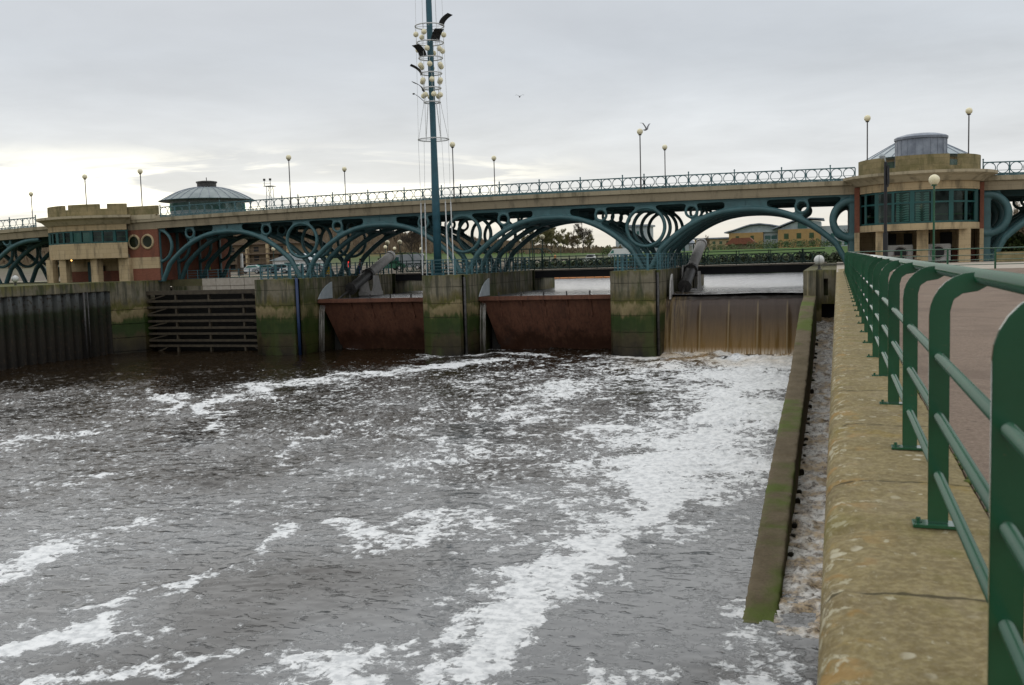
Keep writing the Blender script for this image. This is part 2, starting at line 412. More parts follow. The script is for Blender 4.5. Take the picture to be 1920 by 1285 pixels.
def fall_mat():
    m, t, p, pos = new_mat('falling water')
    sx = t.new('ShaderNodeSeparateXYZ'); t.put(sx.inputs[0], pos)
    c = t.new('ShaderNodeCombineXYZ'); t.put(c.inputs[0], sx.outputs[0]); t.put(c.inputs[1], t.math('MULTIPLY', sx.outputs[2], .07))
    a = t.noise(c.outputs[0], 6.5, 6, .7); b = t.noise(c.outputs[0], 1.1, 4, .6)
    f = t.remap(sx.outputs[2], -7.2, -2.6, 0, 1)
    k = t.ramp(f, [(0, (.23, .135, .040)), (.25, (.155, .094, .034)), (.65, (.080, .054, .034)), (.965, (.068, .050, .042)), (1, (.035, .030, .027))])
    k = t.mix(t.math('MULTIPLY', t.smooth(a, .45, .72), .15), k, t.mix(1.0, k, (2.0, 1.8, 1.5), 'MULTIPLY'))
    k = t.mix(t.math('MULTIPLY', t.smooth(a, .52, .3), .2), k, t.mix(1.0, k, (.45, .42, .4), 'MULTIPLY'))
    # paler ridges where the gate's ribs part the flow
    rb = t.math('FRACT', t.math('DIVIDE', t.math('ADD', sx.outputs[0], 40 + 1.15), 2.4))
    rb = t.smooth(t.math('ABSOLUTE', t.math('SUBTRACT', rb, .5)), .045, .01)
    k = t.mix(t.math('MULTIPLY', rb, t.math('MULTIPLY', .55, t.smooth(f, 1.0, .85))), k, (.22, .165, .09))
    lf = t.math('MULTIPLY', t.smooth(sx.outputs[0], -11.6, -13.6), t.smooth(a, .40, .62))
    k = t.mix(t.math('MULTIPLY', lf, .6), k, (.27, .19, .085))
    wh = t.math('MULTIPLY', t.smooth(f, .14, .0), t.smooth(a, .36, .60))
    k = t.mix(t.math('MULTIPLY', wh, .75), k, (.62, .55, .45))
    t.put(p.inputs['Base Color'], k); p.inputs['Roughness'].default_value = .3; p.inputs['Specular IOR Level'].default_value = .22
    bump(t, p, a, .25, .05)
    return m
M['fall'] = fall_mat()
def spout_mat():
    m, t, p, pos = new_mat('leaking water')
    n = t.noise(t.scale(pos, 9, 9, .5), 1, 4, .6)
    t.put(p.inputs['Base Color'], t.ramp(n, [(.35, (.14, .12, .10)), (.62, (.42, .40, .36))])); p.inputs['Roughness'].default_value = .3
    return m
M['spout'] = spout_mat()
def chan_mat():
    m, t, p, pos = new_mat('churning channel water')
    n = t.noise(pos, 4.5, 7, .68, .5); n2 = t.noise(pos, 1.0, 4, .6); n3 = t.noise(pos, 16, 4, .6)
    foamc = t.mix(t.smooth(n2, .42, .58), (.70, .67, .62), (.46, .34, .20))
    k = t.mix(t.smooth(t.math('ADD', n, t.math('MULTIPLY', n3, .35)), .52, .76), (.115, .085, .056), foamc)
    t.put(p.inputs['Base Color'], k); t.put(p.inputs['Roughness'], t.remap(n, .3, .7, .15, .7))
    bump(t, p, t.math('ADD', n, t.math('MULTIPLY', n3, .3)), .6, .05)
    return m
M['channel'] = chan_mat()

# ------------------------------------------------------------------ mesh builder and object helpers
class MB:
    def __init__(s): s.v = []; s.f = []
    def add(s, vs, fs):
        o = len(s.v); s.v += [tuple(p) for p in vs]; s.f += [tuple(i + o for i in f) for f in fs]; return s
    def box(s, x0, x1, y0, y1, z0, z1):
        vs = [(x, y, z) for z in (z0, z1) for y in (y0, y1) for x in (x0, x1)]
        return s.add(vs, [(0, 2, 3, 1), (4, 5, 7, 6), (0, 1, 5, 4), (2, 6, 7, 3), (0, 4, 6, 2), (1, 3, 7, 5)])
    def bar(s, a, b, w_, h_, up=(0, 0, 1)):
        a = Vector(a); b = Vector(b); d = (b - a).normalized(); up = Vector(up)
        if abs(d.dot(up)) > .98: up = Vector((0, 1, 0))
        x = d.cross(up).normalized(); y = x.cross(d)
        vs = [p + x * i * w_ / 2 + y * j * h_ / 2 for p in (a, b) for i, j in ((-1, -1), (1, -1), (1, 1), (-1, 1))]
        return s.add(vs, [(0, 1, 2, 3), (7, 6, 5, 4), (0, 4, 5, 1), (1, 5, 6, 2), (2, 6, 7, 3), (3, 7, 4, 0)])
    def tube(s, pts, r, n=8, caps=True):
        pts = [Vector(p) for p in pts]; rs = r if isinstance(r, (list, tuple)) else [r] * len(pts)
        vs = []; fs = []; m = len(pts); prev = None
        for i, p in enumerate(pts):
            d = (pts[min(i + 1, m - 1)] - pts[max(i - 1, 0)]).normalized()
            if prev is None:
                u = Vector((0, 0, 1)) if abs(d.z) < .9 else Vector((1, 0, 0))
                x = d.cross(u).normalized()
            else: x = (prev - d * prev.dot(d)).normalized()
            prev = x; y = d.cross(x)
            vs += [p + (x * cos(2 * pi * k / n) + y * sin(2 * pi * k / n)) * rs[i] for k in range(n)]
        for i in range(m - 1):
            for k in range(n):
                k2 = (k + 1) % n
                fs.append((i * n + k, i * n + k2, (i + 1) * n + k2, (i + 1) * n + k))
        if caps: fs += [tuple(range(n - 1, -1, -1)), tuple((m - 1) * n + k for k in range(n))]
        return s.add(vs, fs)
    def torus(s, c, R, r, axis='Z', n=24, k=6, a0=0, a1=2 * pi):
        c = Vector(c); full = abs(a1 - a0 - 2 * pi) < 1e-6
        m = n if full else n + 1; vs = []; fs = []
        for i in range(m):
            a = a0 + (a1 - a0) * i / n
            for j in range(k):
                b = 2 * pi * j / k; q = R + r * cos(b); e = r * sin(b)
                if axis == 'Z': o = (q * cos(a), q * sin(a), e)
                elif axis == 'Y': o = (q * cos(a), e, q * sin(a))
                else: o = (e, q * cos(a), q * sin(a))
                vs.append(c + Vector(o))
        for i in range(n):
            i2 = (i + 1) % m
            for j in range(k):
                j2 = (j + 1) % k
                fs.append((i * k + j, i2 * k + j, i2 * k + j2, i * k + j2))
        return s.add(vs, fs)
    def lathe(s, c, prof, n=24, a0=0, a1=2 * pi):
        full = abs(a1 - a0 - 2 * pi) < 1e-6; m = n if full else n + 1; k = len(prof); vs = []; fs = []
        for i in range(m):
            a = a0 + (a1 - a0) * i / n
            vs += [(c[0] + r * cos(a), c[1] + r * sin(a), c[2] + z) for r, z in prof]
        for i in range(n):
            i2 = (i + 1) % m
            for j in range(k - 1): fs.append((i * k + j, i2 * k + j, i2 * k + j + 1, i * k + j + 1))
        return s.add(vs, fs)
    def sphere(s, c, r, n=14, sz=1.):
        prof = [(max(1e-4, r * cos(-pi / 2 + pi * j / (n // 2))), sz * r * sin(-pi / 2 + pi * j / (n // 2))) for j in range(n // 2 + 1)]
        return s.lathe(c, prof, n)
    def prism(s, poly, z0, z1):                       # poly in XY, counter-clockwise
        n = len(poly); vs = [(x, y, z0) for x, y in poly] + [(x, y, z1) for x, y in poly]
        fs = [tuple(range(n - 1, -1, -1)), tuple(range(n, 2 * n))] + [(i, (i + 1) % n, n + (i + 1) % n, n + i) for i in range(n)]
        return s.add(vs, fs)
    def slab(s, poly, axis, a, b):                    # poly in the plane across axis 'X' (y,z) or 'Y' (x,z)
        n = len(poly)
        mk = (lambda p, t: (t, p[0], p[1])) if axis == 'X' else (lambda p, t: (p[0], t, p[1]))
        vs = [mk(p, a) for p in poly] + [mk(p, b) for p in poly]
        fs = [tuple(range(n)), tuple(range(2 * n - 1, n - 1, -1))] + [(i, n + i, n + (i + 1) % n, (i + 1) % n) for i in range(n)]
        return s.add(vs, fs)
    def mesh(s, name, mat, smooth=False, off=(0, 0, 0), recalc=True, bevel=0):
        me = bpy.data.meshes.new(name)
        ox, oy, oz = off
        me.from_pydata([(x - ox, y - oy, z - oz) for x, y, z in s.v], [], s.f)
        if recalc or bevel:
            bm = bmesh.new(); bm.from_mesh(me)
            if bevel:
                bmesh.ops.recalc_face_normals(bm, faces=bm.faces)
                es = [e for e in bm.edges if len(e.link_faces) == 2 and e.calc_face_angle(0) > .6]
                bmesh.ops.bevel(bm, geom=es, offset=bevel, segments=2, affect='EDGES', clamp_overlap=True)
            bmesh.ops.recalc_face_normals(bm, faces=bm.faces)
            bm.to_mesh(me); bm.free()
        me.materials.append(mat)
        if smooth:
            me.polygons.foreach_set('use_smooth', [True] * len(me.polygons))
            if smooth == 'auto': 
                me.set_sharp_from_angle(angle=R_(35))
        me.update()
        return me
    def build(s, name, mat, parent=None, smooth=False, bevel=0, recalc=True):
        off = (0, 0, 0)
        q = parent
        while q is not None:
            off = tuple(a + b for a, b in zip(off, q.location)); q = q.parent
        me = s.mesh(name, mat, smooth, off, recalc, bevel)
        o = bpy.data.objects.new(name, me); COL.objects.link(o)
        if parent: o.parent = parent
        return o
def empty(name, loc, label, cat, group=None):
    o = bpy.data.objects.new(name, None); COL.objects.link(o); o.location = loc
    o['label'] = label; o['category'] = cat
    if group: o['group'] = group
    return o
def tag(o, label, cat, group=None):
    o['label'] = label; o['category'] = cat
    if group: o['group'] = group
    return o
def struct(o): o['kind'] = 'structure'; return o
def dup(root, loc, rotz=0, label=None, scale=None):
    def cp(o, par):
        c = o.copy(); COL.objects.link(c)
        if par is not None: c.parent = par
        for ch in o.children: cp(ch, c)
        return c
    r = cp(root, None); r.location = loc; r.rotation_euler = (0, 0, rotz)
    if label: r['label'] = label
    if scale: r.scale = (scale,) * 3
    return r
def arc(cx, cy, r, a0, a1, n):
    return [(cx + r * cos(a0 + (a1 - a0) * i / n), cy + r * sin(a0 + (a1 - a0) * i / n)) for i in range(n + 1)]

# ================================================================== THE SETTING
WZ, UZ = -7.2, -2.2
# ---- numpy noise tiles
rs = np.random.RandomState(5)
def tile(n, power, lo, hi, seed, aniso=None):
    r = np.random.RandomState(seed)
    kx = np.fft.fftfreq(n) * n; KX, KY = np.meshgrid(kx, kx, indexing='ij'); K = np.hypot(KX, KY); K[0, 0] = 1
    amp = K ** (-power) * (K >= lo) * (K <= hi)
    if aniso is not None:
        th = np.arctan2(KY, KX) - aniso
        amp = amp * (np.cos(th) ** 2 * .9 + .18)
    f = np.fft.ifft2(amp * np.exp(2j * pi * r.rand(n, n))).real
    return (f - f.mean()) / f.std()
def samp(T, x, y, size):
    n = T.shape[0]
    u = (x / size * n) % n; v = (y / size * n) % n
    i = u.astype(int); j = v.astype(int); fu = u - i; fv = v - j
    i %= n; j %= n; i2 = (i + 1) % n; j2 = (j + 1) % n
    return (T[i, j] * (1 - fu) * (1 - fv) + T[i2, j] * fu * (1 - fv) + T[i, j2] * (1 - fu) * fv + T[i2, j2] * fu * fv)
def grid_mesh(name, X, Y, Z, mat, attrs=None):
    na, nb = X.shape
    me = bpy.data.meshes.new(name)
    co = np.stack([X, Y, Z], -1).reshape(-1, 3).astype(np.float32)
    idx = np.arange(na * nb).reshape(na, nb)
    q = np.stack([idx[:-1, :-1], idx[1:, :-1], idx[1:, 1:], idx[:-1, 1:]], -1).reshape(-1, 4)
    p0, p1, p2 = co[q[0, 0]], co[q[0, 1]], co[q[0, 2]]
    if np.cross(p1 - p0, p2 - p0)[2] < 0: q = q[:, ::-1]
    me.vertices.add(len(co)); me.vertices.foreach_set('co', co.ravel())
    me.loops.add(q.size); me.loops.foreach_set('vertex_index', q.ravel().astype(np.int32))
    me.polygons.add(len(q)); me.polygons.foreach_set('loop_start', np.arange(0, q.size, 4, dtype=np.int32))
    me.update(calc_edges=True)
    me.polygons.foreach_set('use_smooth', np.ones(len(q), bool))
    for k, a in (attrs or {}).items():
        at = me.attributes.new(k, 'FLOAT', 'POINT'); at.data.foreach_set('value', a.reshape(-1).astype(np.float32))
    me.materials.append(mat); me.validate(); me.update()
    o = bpy.data.objects.new(name, me); COL.objects.link(o)
    return o

# ---- the lower river: choppy, streaked with foam drifting down from the open gate (all positions in metres on the water)
STREAMS = [
(1.3,[(-6.6,76.3,3.6),(-5.6,58.8,2.4),(-5.2,46.3,1.7),(-6.2,37.8,1.6),(-6.7,31.8,1.4),(-7.6,28.3,1.0),(-7.8,25.0,.85),(-7.3,22.9,.95),(-7.2,20.4,.75),(-7.8,18.8,.62),(-8.3,17.5,.5)]),
(.82,[(-10.5,72.2,4.0),(-9.4,54.1,2.4),(-9.7,42.8,1.4),(-10.2,35.1,.95),(-9.9,32.6,.8)]),
(.62,[(-15,72,4),(-17,60,2.6),(-15.5,48,1.5),(-13,38,.9),(-12,33,.6)]),
(.58,[(-24,64,2.2),(-22,54,1.6),(-20,46,1.1),(-17.5,40,.7)]),
(.95,[(-28.1,75.1,1.54),(-31.2,71.0,1.49),(-33.7,66.6,1.22),(-36.3,60.1,1.32),(-36.7,54.7,.87),(-35.4,48.5,.55),(-33.8,45.9,.3)]),
(.70,[(-32.8,45.1,.37),(-28.1,40.3,.45),(-21.8,35.8,.51),(-19.6,34.2,.42)]),
(1.0,[(-48.9,57.0,.35),(-43.2,53.9,.55),(-40.3,52.8,.62),(-39.9,48.9,.45),(-40.0,46.3,.3)]),
(.95,[(-22.1,19.7,.8),(-22.5,22.3,.75),(-22.7,24.6,.6),(-22.6,28.7,.4)]),
(.85,[(-16.6,21.6,.3),(-15.9,22.9,.55),(-15.6,24.4,.55),(-16.0,26.6,.4)]),
(1.0,[(-10.5,16.4,.75),(-10.7,17.8,.6),(-10.8,18.8,.4)]),
(.75,[(-10.7,19.0,.35),(-10.2,20.1,.45),(-9.9,21.1,.45),(-8.1,22.1,.36)]),
(.75,[(-8.9,18.5,.35),(-10.3,19.3,.45),(-11.1,18.7,.35)]),
(.95,[(-17.7,15.7,.28),(-17.3,16.7,.25),(-16.6,18.0,.2)]),
(.80,[(-14.5,15.3,.25),(-13.8,16.5,.25),(-13.0,17.9,.2)]),
(.75,[(-17.9,19.2,.2),(-17.6,20.2,.27),(-16.9,21.2,.25)]),
(.85,[(-14.0,28.6,.5),(-12.6,27.6,.75),(-11.5,28.3,.8),(-10.0,28.7,.4)]),
(.9,[(-10.6,33.5,.6),(-9.0,32.0,.7),(-7.2,31.6,.6)]),
(.9,[(-9.3,29.6,.4),(-8.5,29.0,.5),(-7.6,28.9,.5)]),
(.8,[(-9.6,36.8,.7),(-8.2,36.2,.8),(-6.5,36.4,.7)]),
(.75,[(-10.9,41.5,.6),(-9.0,40.8,.9),(-7,41.5,.9)]),
(.7,[(-9.6,23.6,.3),(-8.4,23.2,.45),(-7.4,23.0,.5)]),
(.7,[(-9.9,20.6,.3),(-8.8,20.2,.4),(-7.4,20.5,.5)]),
(.65,[(-3.2,34,.3),(-4.6,33.6,.45),(-6.3,33.0,.5)]),
(.6,[(-14.6,33.2,.4),(-13.0,34.4,.6),(-11.8,36.0,.6)]),
(.80,[(-4.3,18.5,.2),(-3.9,19.0,.22)]),
(.75,[(-1.0,22.6,.55),(-.8,20.5,.75),(-.9,17.5,.8)]),
(.95,[(-35.4,77.2,.37),(-32.4,81.0,.43),(-24.8,80.8,.37)]),
(.80,[(-47.6,86.6,.5),(-46.4,85.6,.4)]),
(.85,[(-30.6,86.8,.5),(-28.9,86.0,.4)]),
(1.2,[(-18.1,80.2,1.2),(-13.9,81.8,1.6),(-9.3,81.5,2.2),(-3.6,79.6,1.9)]),
(.60,[(-39.5,39.1,1.09),(-38.4,42.5,.87),(-37.2,44.4,.74)]),
(.65,[(-30.2,31.1,.64),(-28.4,32.4,.66)]),
(.60,[(-4.2,28.5,.39),(-6.0,28.6,.48)]),
]
BLOBS = [(-18.3,52.9,12,.36),(-9.3,47.1,9,.42),(-22.9,45.0,9,.33),(-15.9,35.9,7,.3),(-12.6,39.8,7,.36),(-32.1,55.7,12,.3),(-43.8,49.5,9,.22),(-33.6,36.0,7,.26),(-20.1,28.9,6,.2),(-11.6,69.0,9,.5),(-8.8,23.0,5,.16),(-19.4,68.4,12,.45),(-15.1,18.4,4,.14)]
def build_river():
    nr, na = 820, 680
    r = 9.0 * (135 / 9.0) ** (np.arange(nr) / (nr - 1))
    a = np.linspace(R_(-1.5), R_(66), na)
    A, Rr = np.meshgrid(a, r, indexing='ij')
    X = -Rr * np.sin(A); Y = Rr * np.cos(A)
    T1 = tile(512, 1.5, 16, 110, 1, R_(75)); T2 = tile(512, 1.6, 5, 120, 2, R_(40)); T3 = tile(512, 1.9, 2, 60, 3)
    T4 = tile(512, 1.5, 2, 200, 4)
    h = samp(T1, X * .93 + Y * .36, -X * .36 + Y * .93, 23) * .030 + samp(T2, X * .77 - Y * .64, X * .64 + Y * .77, 11) * .011 * np.clip((Rr - 14) / 30, .25, 1)
    h += samp(T3, X, Y, 41) * .022 + samp(tile(512, 1.2, 5, 14, 77), X, Y, 43) * .032
    boil = np.exp(-((X + 8.5) / 7.5) ** 4) * np.exp(-((Y - 82) / 9.0) ** 2)
    h += boil * (samp(T3, X * 1.9, Y * 1.9, 30) * .11 + samp(T2, X, Y, 9) * .05 + .04)
    # warped coordinates give the streaks their torn, drifting edges
    wx = samp(T3, X + 9, Y + 4, 37) * .7 + samp(T4, X, Y, 9) * .36
    wy = samp(T3, X + 27, Y + 18, 37) * .7 + samp(T4, X + 4, Y + 3, 9) * .36
    f = np.minimum(1.0, np.sqrt(Rr / 45))
    T7 = tile(512, 2.2, 2, 60, 50)
    wx += samp(T7, X + 3, Y + 7, 15) * .75 + samp(T7, X + 1, Y + 2, 6) * .22; wy += samp(T7, X + 11, Y + 1, 15) * .75 + samp(T7, X + 4, Y + 5, 6) * .22
    px = X + wx * f; py = Y + wy * f
    rip = np.clip((Y - 16) / 26, .22, 1.0) * np.clip(1.15 - np.clip((X + 26) / 22, 0, 1) * np.clip((48 - Y) / 20, 0, 1) * .7, .2, 1)
    rip = rip * np.clip(.9 + .35 * samp(T3, X + 31, Y + 11, 33), .3, 1.5)
    h = h * rip + boil * (samp(T3, X * 1.9, Y * 1.9, 30) * .05)
    foam = np.zeros_like(X)
    for s, pts in STREAMS:
        best = np.zeros_like(X)
        for (x0, y0, w0), (x1, y1, w1) in zip(pts[:-1], pts[1:]):
            dx_, dy_ = x1 - x0, y1 - y0; L2 = dx_ * dx_ + dy_ * dy_ + 1e-9
            t = np.clip(((px - x0) * dx_ + (py - y0) * dy_) / L2, 0, 1)
            d = np.hypot(px - x0 - t * dx_, py - y0 - t * dy_); ww = w0 + (w1 - w0) * t
            best = np.maximum(best, np.maximum(s * np.clip(1.2 - d / (ww * 1.2 + .08) * .60, 0, 1.0), .40 * np.minimum(s, 1)  * np.exp(-(d / (ww * 2.4 + .55)) ** 2)))
        foam = np.maximum(foam, best)
    base = np.zeros_like(X)
    for x0, y0, s, am in BLOBS:
        base = np.maximum(base, 1.34 * am * np.exp(-((px - x0) ** 2 + (py - y0) ** 2) / (s * s)))
    # tangled, connected filaments: ridges of smooth noise in swirled coordinates
    T5 = tile(512, 2.6, 2, 90, 44); T6 = tile(512, 2.4, 3, 120, 45)
    def ridge(T, sc, size, ox, wd, sw):
        gx = X + samp(T3, X + ox, Y + ox, 21) * sw; gy = Y + samp(T3, X - ox, Y + 3 * ox, 21) * sw
        return np.exp(-np.abs(samp(T, gx * sc, gy * sc * .8, size)) / wd)
    fil = np.maximum(ridge(T5, 1, 17, 3, .20, .9), np.maximum(ridge(T6, 1, 11, 8, .17, .6), .8 * ridge(T6, 1, 6.3, 5, .20, .35)))
    lump = np.clip(samp(T5, px, py, 23) * .5 + samp(T6, px + 5, py, 9) * .3, -1, 1)
    foam = np.where(foam > 0, foam * (.80 + .34 * lump) + .26 * (fil - .35) * np.clip(foam * 3, 0, 1) * np.clip(1.25 - foam, 0, 1) * 2, foam)
    net = base * (.62 + .30 * lump) + (fil - .30) * .62 * np.clip(base * 2.6, 0, 1)
    foam = np.maximum(foam, net)
    foam = np.maximum(foam, (fil - .55) * .75 * np.clip((74 - Y) / 10, 0, 1) * np.clip(.35 + .5 * lump, 0, 1) * (1 - .6 * np.clip((X + 9) / 3, 0, 1) * np.clip((34 - Y) / 6, 0, 1)))
    calm = np.clip((Y - 74) / 6, 0, 1) * (X < -19)
    foam = foam * (1 - calm * .0) + 0.0
    foam = np.maximum(foam, .21 + .09 * lump - .25 * np.clip((X + 20) / 4, 0, 1) * np.clip((30 - Y) / 8, 0, 1) - .3 * np.clip((Y - 72) / 4, 0, 1) - .25 * np.clip((-X - 24) / 8, 0, 1) * np.clip((Y - 54) / 8, 0, 1))
    foam = np.where(foam < .02, foam - .25, foam)
    h += np.clip(foam, 0, 1) * .02
    aer_sheen = np.clip((48 - Y + samp(T3, X, Y, 31) * 7) / 27, .0, 1) * np.clip(1 - (-X - 26) / 22 * np.clip((Y - 26) / 20, 0, 1), .15, 1) + np.clip((X + 22) / 12, 0, 1) * np.clip((76 - Y) / 14, 0, 1) * .3  # aeration mixed with painted reflection tone: pale near, dark far left
    aer_sheen = np.clip(aer_sheen * (.86 + .20 * samp(T3, X + 13, Y + 2, 29)), 0, 1)  # random patches painted as swell reflections
    silt = np.clip(np.exp(-((X + 8.5) / 8) ** 4) * np.exp(-((Y - 82.5) / 7.0) ** 2) * 1.25 * (.66 + .32 * samp(T3, X, Y, 19)), 0, 1)
    return struct(grid_mesh('river', X, Y, WZ + h, M['river'], {'foam': foam, 'silt': silt, 'aer_sheen': aer_sheen, 'rip': rip}))
build_river()

# ---- upstream water, with the lip where it tips over the lowered gate
xs = np.arange(-125, 62, 1.0); ys = np.concatenate([np.arange(84.9, 110, .5), np.arange(110, 200, 1.5)])
X, Y = np.meshgrid(xs, ys, indexing='ij')
T3 = tile(256, 1.7, 3, 60, 13)
struct(grid_mesh('upstream_water', X, Y, UZ + samp(T3, X, Y, 40) * .03, M['upriver']))
prof = [(89.0, -2.19), (87.6, -2.2), (86.4, -2.24), (85.5, -2.34), (84.9, -2.5), (84.5, -2.75), (84.2, -3.2), (83.9, -3.9), (83.6, -4.8), (83.3, -5.8), (83.05, -6.6), (82.85, -7.4)]
pp = []
for (y0, z0), (y1, z1) in zip(prof[:-1], prof[1:]):
    pp += [(y0 + (y1 - y0) * k / 6, z0 + (z1 - z0) * k / 6) for k in range(6)]
xs = np.linspace(-14.25, -2.02, 150)
PY = np.array([p[0] for p in pp]); PZ = np.array([p[1] for p in pp])
X = np.repeat(xs[:, None], len(pp), 1); Y = np.repeat(PY[None], len(xs), 0).copy(); Z = np.repeat(PZ[None], len(xs), 0).copy()
fr = np.clip((-2.5 - Z) / 4.7, 0, 1)
Y += samp(T3, X * 3, Z * .12, 9) * .035 * fr - .16 * np.exp(-(((X + 41.15) % 2.4 - 1.2) / .16) ** 2) * np.clip(fr * 3, 0, 1)
Z += .02 + samp(T3, X, Y * 2, 6) * .03 * (1 - fr)
struct(grid_mesh('waterfall', X, Y, Z, M['fall']))

# ---- churning channel between guide wall and quay
ys = np.arange(12.0, 68.4, .07); xs = np.linspace(-1.38, -.03, 24)
X, Y = np.meshgrid(xs, ys, indexing='ij')
zp = np.interp(Y, [12, 20, 22, 35, 51, 64, 68.4], [-7.5, -7.35, -7.2, -6.85, -6.0, -4.5, -3.3])
st = (Y % 2.2) / 2.2
Z = zp + (st - .5) * .28 * np.clip((Y - 24) / 6, 0, 1) + samp(T3, X * 2, Y * 2, 10) * .035 + samp(T3, X * 5, Y * 5 + 3, 9) * .012
Z = Z - np.clip((21 - Y) / 3, 0, 1) * .25
struct(grid_mesh('fish_pass_water', X, Y, Z, M['channel']))

# ---- land beyond the barrage
def land_z(X, Y):
    z = np.interp(Y, [0, 165, 172, 235, 300, 450, 900], [.15, .15, .3, .9, 2.4, 2.4, 3.0])
    ang = np.degrees(np.arctan2(-X, Y))
    hill = np.interp(ang, [9, 15, 22, 28, 34, 44, 60], [0, 1.0, 7, 13, 14, 12, 10]) * np.clip((np.hypot(X, Y) - 300) / 170, 0, 1)
    hill *= 1 + .10 * np.sin(ang * .9) + .05 * np.sin(ang * 2.7 + 1)
    bank = ((X < -55.5) | (Y > 166) | (X > 24)).astype(float)
    return np.where(bank > 0, z + hill, -6.0)
xs = np.unique(np.concatenate([np.arange(-900, -60, 20), np.arange(-60, 40, 2.25), np.arange(40, 500, 20)]))
ys = np.unique(np.concatenate([np.arange(106, 190, 3), np.arange(190, 1500, 20)]))
X, Y = np.meshgrid(xs, ys, indexing='ij')
struct(grid_mesh('ground', X, Y, land_z(X, Y), M['land']))
# riverbed so nothing is hollow below
struct(MB().box(-140, 60, -12, 200, -9.6, -9.2).build('riverbed', M['wet_wall']))

# ---- quay pavement on the right, running under the railing to the far gatehouse
pm = MB(); pm.box(.665, 60, -8, 58.2, -.5, -.012); struct(pm.build('pavement', M['paving']))
pm = MB(); pm.box(-.04, 60, 58.2, 106, -.6, -.004); struct(pm.build('terrace', M['pale_paving']))
# left quay surface
pm = MB(); pm.prism([(-140, 50), (-70.75, 50), (-70.75, 80.9), (-68.6, 83.4), (-68.6, 88.4), (-53.9, 88.4), (-53.9, 106), (-140, 106)], -.6, .13)
struct(pm.build('quay_ground', M['grass_top']))

# ================================================================== QUAY EDGE ON THE RIGHT
qw = empty('quay_wall', (.3, 25, 0), 'broad lichen spotted stone quay edge carrying the near green railing', 'quay wall')
# worn coping: a swept section, roughened
def build_coping():
    sec = [(.66, -.45), (.66, -.02), (.648, -.004), (.55, 0), (.44, .002), (.33, .003), (.22, .003), (.13, .002), (.07, -.001), (.02, -.010), (-.02, -.028), (-.047, -.06), (-.06, -.11), (-.064, -.2), (-.064, -.3), (-.06, -.45)]
    # refine the section
    ss = []
    for (a, b), (c, d) in zip(sec[:-1], sec[1:]):
        k = max(1, int(math.hypot(c - a, d - b) / .03)); ss += [(a + (c - a) * i / k, b + (d - b) * i / k) for i in range(k)]
    ss.append(sec[-1])
    ys = np.concatenate([np.arange(-3, 12, .03), np.arange(12, 30, .08), np.arange(30, 67.0, .3)])
    SX = np.array([p[0] for p in ss]); SZ = np.array([p[1] for p in ss])
    X = np.repeat(SX[:, None], len(ys), 1); Z = np.repeat(SZ[:, None], len(ys), 1); Y = np.repeat(ys[None], len(ss), 0)
    T = tile(256, 1.2, 2, 100, 21); T2_ = tile(256, 1.6, 2, 60, 22)
    arcl = np.cumsum(np.concatenate([[0], np.hypot(np.diff(SX), np.diff(SZ))]))[:, None]
    n = samp(T, arcl + 0 * Y, Y, 1.3) * .0022 + samp(T2_, arcl + 0 * Y, Y, 3) * .003
    j = ((Y - .95) / 1.775) % 1; j = np.minimum(j, 1 - j) * 1.775
    groove = np.exp(-(j / .02) ** 2) * .02
    edge = np.exp(-((arcl - 1.16) / .16) ** 2)
    n = n * (1 + 2.2 * edge) - groove + np.exp(-(j / .12) ** 2) * edge * -.02 
    blk = np.floor((Y - .95) / 1.775); tilt = np.sin(blk * 12.9) * .004
    top = (Z > -.03)
    return grid_mesh('coping', X - .3, Y - 25, Z + np.where(Z > -.3, n, 0) + tilt * top, M['coping']), np.where
co = build_coping()[0]; co.parent = qw
w_ = MB(); w_.box(-.045, .64, -3, 67, -9, -.44); w_.build('wall_face', M['wet_wall'], qw)
# row of drainage lumps and rust stubs along the channel face are left to the wet wall itself

ms_ = MB(); r5 = random.Random(5)
for k in range(260):
    y = 1.5 + 40 * r5.random() ** 1.6; w5 = r5.uniform(.01, .035)
    ms_.sphere((.672 + r5.uniform(-.012, .03), y, -.006), w5, 6, .6)
mo_ = ms_.build('moss', simple('moss tufts', (.05, .075, .012), (.11, .14, .025), 30, .95), None, True); mo_['label'] = 'small moss tufts along the back joint of the coping'; mo_['category'] = 'moss'; mo_['kind'] = 'stuff'
# near railing
rl = empty('green_railing', (.44, 26, 0), 'green tubular railing on the near quay edge with flat curved posts', 'railing')
def post_mesh():
    h = 1.05; wd = .042; t = .011
    # side outline in XZ: upright, quarter bend towards the land, tongue under the top rail
    out = [(-wd, .014), (-wd, .93)] + [( -wd + .17 - .17 * cos(a), .93 + .185 * sin(a)) for a in [pi / 2 * k / 7 for k in range(1, 8)]]
    out += [(.19, 1.118), (.205, 1.09), (.185, 1.055), (.15, 1.035), (.09, 1.025), (.055, 1.0), (wd, .95), (wd, .014)]
    m = MB(); m.slab(out, 'Y', -t, t)
    return m
pm_ = post_mesh().mesh('post', paint('rail green paint', (.010, .085, .038), .10), bevel=.003)
M['rail_green'] = pm_.materials[0]
M['rail_green'].node_tree.nodes['Principled BSDF'].inputs['Coat Weight'].default_value = .7
M['rail_green'].node_tree.nodes['Principled BSDF'].inputs['Coat Roughness'].default_value = .12
bm_ = MB(); bm_.box(-.105, .105, -.05, .05, 0, .014)
for q in (-.08, .08): bm_.lathe((q, 0, .014), [(.0001, .022), (.011, .022), (.011, 0), (.02, 0), (.02, -.002)], 6)
bp_ = bm_.mesh('base_plate', M['rail_green'], bevel=.002)
NP = 33
